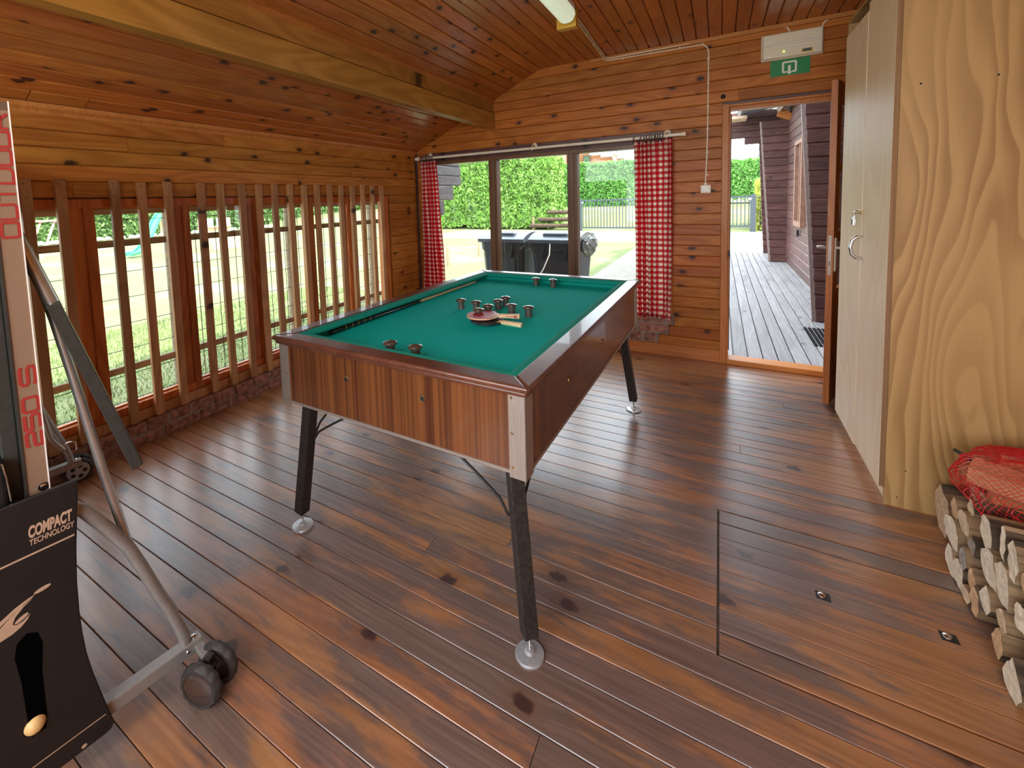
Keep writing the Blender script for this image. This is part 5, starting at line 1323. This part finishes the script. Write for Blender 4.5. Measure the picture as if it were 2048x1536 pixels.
# wheelie bins
def bin_(label, x, y, handle_side):
    t = thing('wheelie_bin', label, 'bin', (x, y + .35, GZ), group='two dark wheelie bins')
    z0 = GZ + .06; zt = .86
    w0, w1, d0, d1 = .48, .60, .52, .68
    def sec(z):
        f = (z - z0) / (zt - z0); w_ = (w0 + (w1 - w0) * f) / 2; return w_, y + .04 * (1 - f), y + d0 + (d1 - d0) * f + .04 * (1 - f)
    m = MB(); vs = []; zs = [z0, z0 + .3, zt - .14, zt - .12, zt]
    for i, z in enumerate(zs):
        w_, ya, yb = sec(z); e = .012 if i >= 3 else 0; c = .05
        vs += [(x - w_ - e + c, ya - e, z), (x + w_ + e - c, ya - e, z), (x + w_ + e, ya - e + c, z), (x + w_ + e, yb + e - c, z), (x + w_ + e - c, yb + e, z), (x - w_ - e + c, yb + e, z), (x - w_ - e, yb + e - c, z), (x - w_ - e, ya - e + c, z)]
    fs = [(i * 8 + k, i * 8 + (k + 1) % 8, (i + 1) * 8 + (k + 1) % 8, (i + 1) * 8 + k) for i in range(len(zs) - 1) for k in range(8)] + [tuple(range(8)), tuple(range(39, 31, -1))]
    body = m.add(vs, fs).build('body', BIN, t, bevel=.006)
    MB().box(x - .18, x + .18, y + .005, y + .018, .12, .62).build('front_panel', BIN, body, bevel=.004)
    for s_ in (-1, 1):
        MB().prism([(0, 0), (.05, 0), (.012, -.16)], (x + s_ * .14 - .02, y - .022, .80), (1, 0, 0), (0, 0, 1), (0, .03, 0)).build('comb_rib', BIN, body)
        MB().prism([(.02, .05), (.50, .05), (.44, .72), (.06, .72)], (x + s_ * .285 - s_ * .02, y + .06, GZ), (0, 1, 0), (0, 0, 1), (s_ * .004, 0, 0)).build('side_rib', BIN, body)
    # curved lid
    pr = []
    for i in range(11):
        f = i / 10; pr.append((y - .045 + .80 * f, zt + .005 + .085 * math.sin(math.pi * min(1, f * 1.15 + .02)) ** .7 * (1 if f < .8 else .9)))
    poly = pr + [(y + .755, zt), (y - .045, zt - .025)]
    lid = MB().prism(poly, (x - .315, 0, 0), (0, 1, 0), (0, 0, 1), (.63, 0, 0)).build('lid', BINLID, t, bevel=.012, seg=3)
    MB().box(x - .16, x + .16, y + .04, y + .30, .885, .955).build('lid_ridge', BINLID, lid, bevel=.02, seg=3)
    MB().tube([(x - .27, y + .70, .84), (x - .27, y + .80, .88), (x + .27, y + .80, .88), (x + .27, y + .70, .84)], .015, 10).build('handle', BIN, t, smooth=True)
    for s_ in (-1, 1):
        wl2 = MB().lathe([(.10, -.025), (.10, .025)], 24, (x + s_ * .25, y + .60, GZ + .10), (1, 0, 0)).build('wheel', TYRE, t, smooth=True)
        MB().lathe([(.06, -.028), (.05, .028)], 16, (x + s_ * .25, y + .60, GZ + .10), (1, 0, 0)).build('hub', HUBG, wl2, smooth=True)
    MB().box(x - .24, x + .24, y + .12, y + .3, GZ, GZ + .07).build('foot', BIN, t)
    return t
bin_('left one of the two dark grey wheelie bins outside the back window', .535, 1.0, 1)
bin_('right one of the two wheelie bins, with a crumpled plastic bag under its lid', 1.225, 1.0, 1)
bgv = MB(); r = random.Random(4); vs = []; nu, nv = 18, 12
for j in range(nv + 1):
    th = math.pi * j / nv
    for i in range(nu):
        a = 2 * math.pi * i / nu; k_ = 1 + r.uniform(-.22, .22)
        vs.append((1.610 + .075 * math.sin(th) * math.cos(a) * k_ + .02 * math.cos(th), 1.14 + .13 * math.sin(th) * math.sin(a) * k_, .80 + .13 * math.cos(th) * (1 + r.uniform(-.1, .1))))
bgv.add(vs, [(j * nu + i, j * nu + (i + 1) % nu, (j + 1) * nu + (i + 1) % nu, (j + 1) * nu + i) for j in range(nv) for i in range(nu)])
tag(bgv.build('plastic_bag', BAG, None), 'crumpled grey plastic bag hanging from under the lid of the right bin', 'bag')
tag(MB().tube([(1.19, .965, .86), (1.18, .955, .70), (1.10, .955, .52), (1.02, .96, .40)], .007, 8).build('white_strap', EDGEW, None, smooth=True), 'thin white strap hanging down the front of the right wheelie bin', 'strap')

# log house behind the hedge
hs_ = thing('log_house', 'orange log house with a grey gabled roof showing above the hedge', 'house', (-8, 38, 0))
for k in range(20): plank('log_board', ORHOUSE, hs_, (-14.5, 36, 1.6 + k * .22), (1, 0, 0), 11.3 if k < 12 else max(.8, 11.3 - (k - 12) * 1.0), (0, -1, 0), .22, .1, ch=.03)
MB().box(-14.4, -3.3, 36.1, 42, .8, 4.3).build('wall_core', ORHOUSE, hs_)
MB().prism([(-15.5, 5.0), (-8.4, 6.45), (-2.9, 4.25), (-2.9, 4.42), (-8.4, 6.68), (-15.5, 5.2)], (0, 34.6, 0), (1, 0, 0), (0, 0, 1), (0, 8, 0)).build('roof', ROOFM, hs_)
MB().bar((-8.3, 34.5, 6.42), (-2.85, 34.5, 4.22), .06, .22).bar((-8.4, 34.5, 6.42), (-15.4, 34.5, 5.0), .06, .22).build('bargeboard', EDGEW, hs_)
for x in (-7.1, -5.7): MB().tube([(x, 34.7, 5.55), (x, 36, 5.55)], .2, 12).build('purlin_end', ORHOUSE, hs_, smooth=True)
for x in (-9.3, -8.2, -4.9): MB().box(x, x + .28, 34.9, 35.1, .8, 5.2).build('porch_post', PALEW, hs_)
wn = MB().box(-7.75, -7.05, 35.9, 35.98, 3.9, 5.05).build('window', BROWNF, hs_)
MB().box(-7.65, -7.15, 35.88, 35.9, 4.0, 4.95).build('pane', TREEM, wn)
# conifers beyond the hedge
for (x, y, h, w_, lb) in ((3.35, 40, 5.6, 1.3, 'left one of the two pointed conifers above the hedge in the doorway view'), (6.0, 40, 6.1, 1.6, 'right one of the two pointed conifers above the hedge in the doorway view')):
    t = thing('conifer', lb, 'tree', (x, y, .8), group='conifers beyond the far hedge')
    MB().tube([(x, y, .8), (x, y, h - .4)], [.16, .03], 8).build('trunk', BARK, t)
    r = random.Random(int(x * 10)); m = MB()
    for i in range(2600):
        f = r.random() ** .8; z = h - f * (h - 1.4); rad = w_ * f * r.uniform(.3, 1.05); a = r.uniform(0, 6.28)
        c = V3((x + rad * math.cos(a), y + rad * math.sin(a), z - rad * .25)); s_ = .16
        d = V3((math.cos(a), math.sin(a), r.uniform(-.5, .3))) * s_; e = V3((-math.sin(a), math.cos(a), r.uniform(-.4, .4))) * s_ * .35
        m.add([c - e, c + d, c + e], [(0, 1, 2)])
    o = m.build('needles', TREEM, t, recalc=False); o['kind'] = 'stuff'

# playground far across the lawn
sld = thing('slide', 'bright green playground slide far across the lawn', 'slide', (-13.2, 3.2, GZ))
pts = [(3.72, 1.27), (3.58, 1.24), (3.42, 1.00), (3.25, .62), (3.05, .25), (2.80, .02), (2.55, -.02)]
mm = MB()
for i in range(len(pts) - 1):
    a, b = pts[i], pts[i + 1]
    mm.bar((-13.2, a[0], a[1]), (-13.2, b[0], b[1]), .42, .03, up=(0, 0, 1))
mm.build('chute', SLIDE, sld)
for s_ in (-.22, .22): MB().tube([(-13.2 + s_, a, b + .06) for a, b in pts], .04, 8).build('side_rim', SLIDE, sld, smooth=True)
for s_ in (-.2, .2): MB().bar((-13.2 + s_, 3.70, GZ), (-13.2 + s_, 3.66, 1.25), .05, .05).build('ladder_post', PALEW, sld)
bt2 = thing('play_boat', 'pale wooden play boat with red and white panels on the lawn near the far hedge', 'play structure', (-13, 5.4, GZ))
for k in range(3): MB().prism([(4.85 + .06 * (2 - k), 0), (5.95, 0), (6.0, .17), (4.80 + .06 * (2 - k), .17)], (-13.3, 0, .45 + k * .17 - .25), (0, 1, 0), (0, 0, 1), (.08, 0, 0)).build('hull_board', PALEW, bt2)
MB().box(-13.25, -12.6, 4.95, 5.9, GZ, .2).build('base', PALEW, bt2)
for y, mt in ((4.80, PINKP), (5.14, EDGEW), (5.48, EDGEW), (5.80, PINKP)): MB().box(-13.25, -13.15, y, y + .16, .69, 1.02).build('panel', mt, bt2)
MB().box(-13.3, -13.1, 4.85, 5.95, .68, .72).build('gunwale', PALEW, bt2)
sw2 = thing('swing_frame', 'low reddish wooden trestle far across the lawn at the left', 'play structure', (-16, 1.2, GZ))
for y in (.6, .95, 1.3): MB().bar((-16, y, GZ), (-16, y + .44, 1.15), .05, .05).build('leg', PINKP, sw2)
MB().box(-16.05, -15.95, .9, 1.9, 1.13, 1.18).build('beam', PINKP, sw2)
rk = thing('stone_row', 'row of whitish stones along the foot of the far hedge', 'stones', (-23, 10, GZ))
r = random.Random(2); m = MB()
for i in range(70):
    y = 2 + i * .3; m.lathe([(.02, 0), (.16, .05), (.14, .14), (.03, .2)], 7, (-24.6 + r.uniform(-.1, .1), y + r.uniform(-.1, .1), GZ + .0))
o = m.build('stones', EDGEW, rk); o['kind'] = 'stuff'
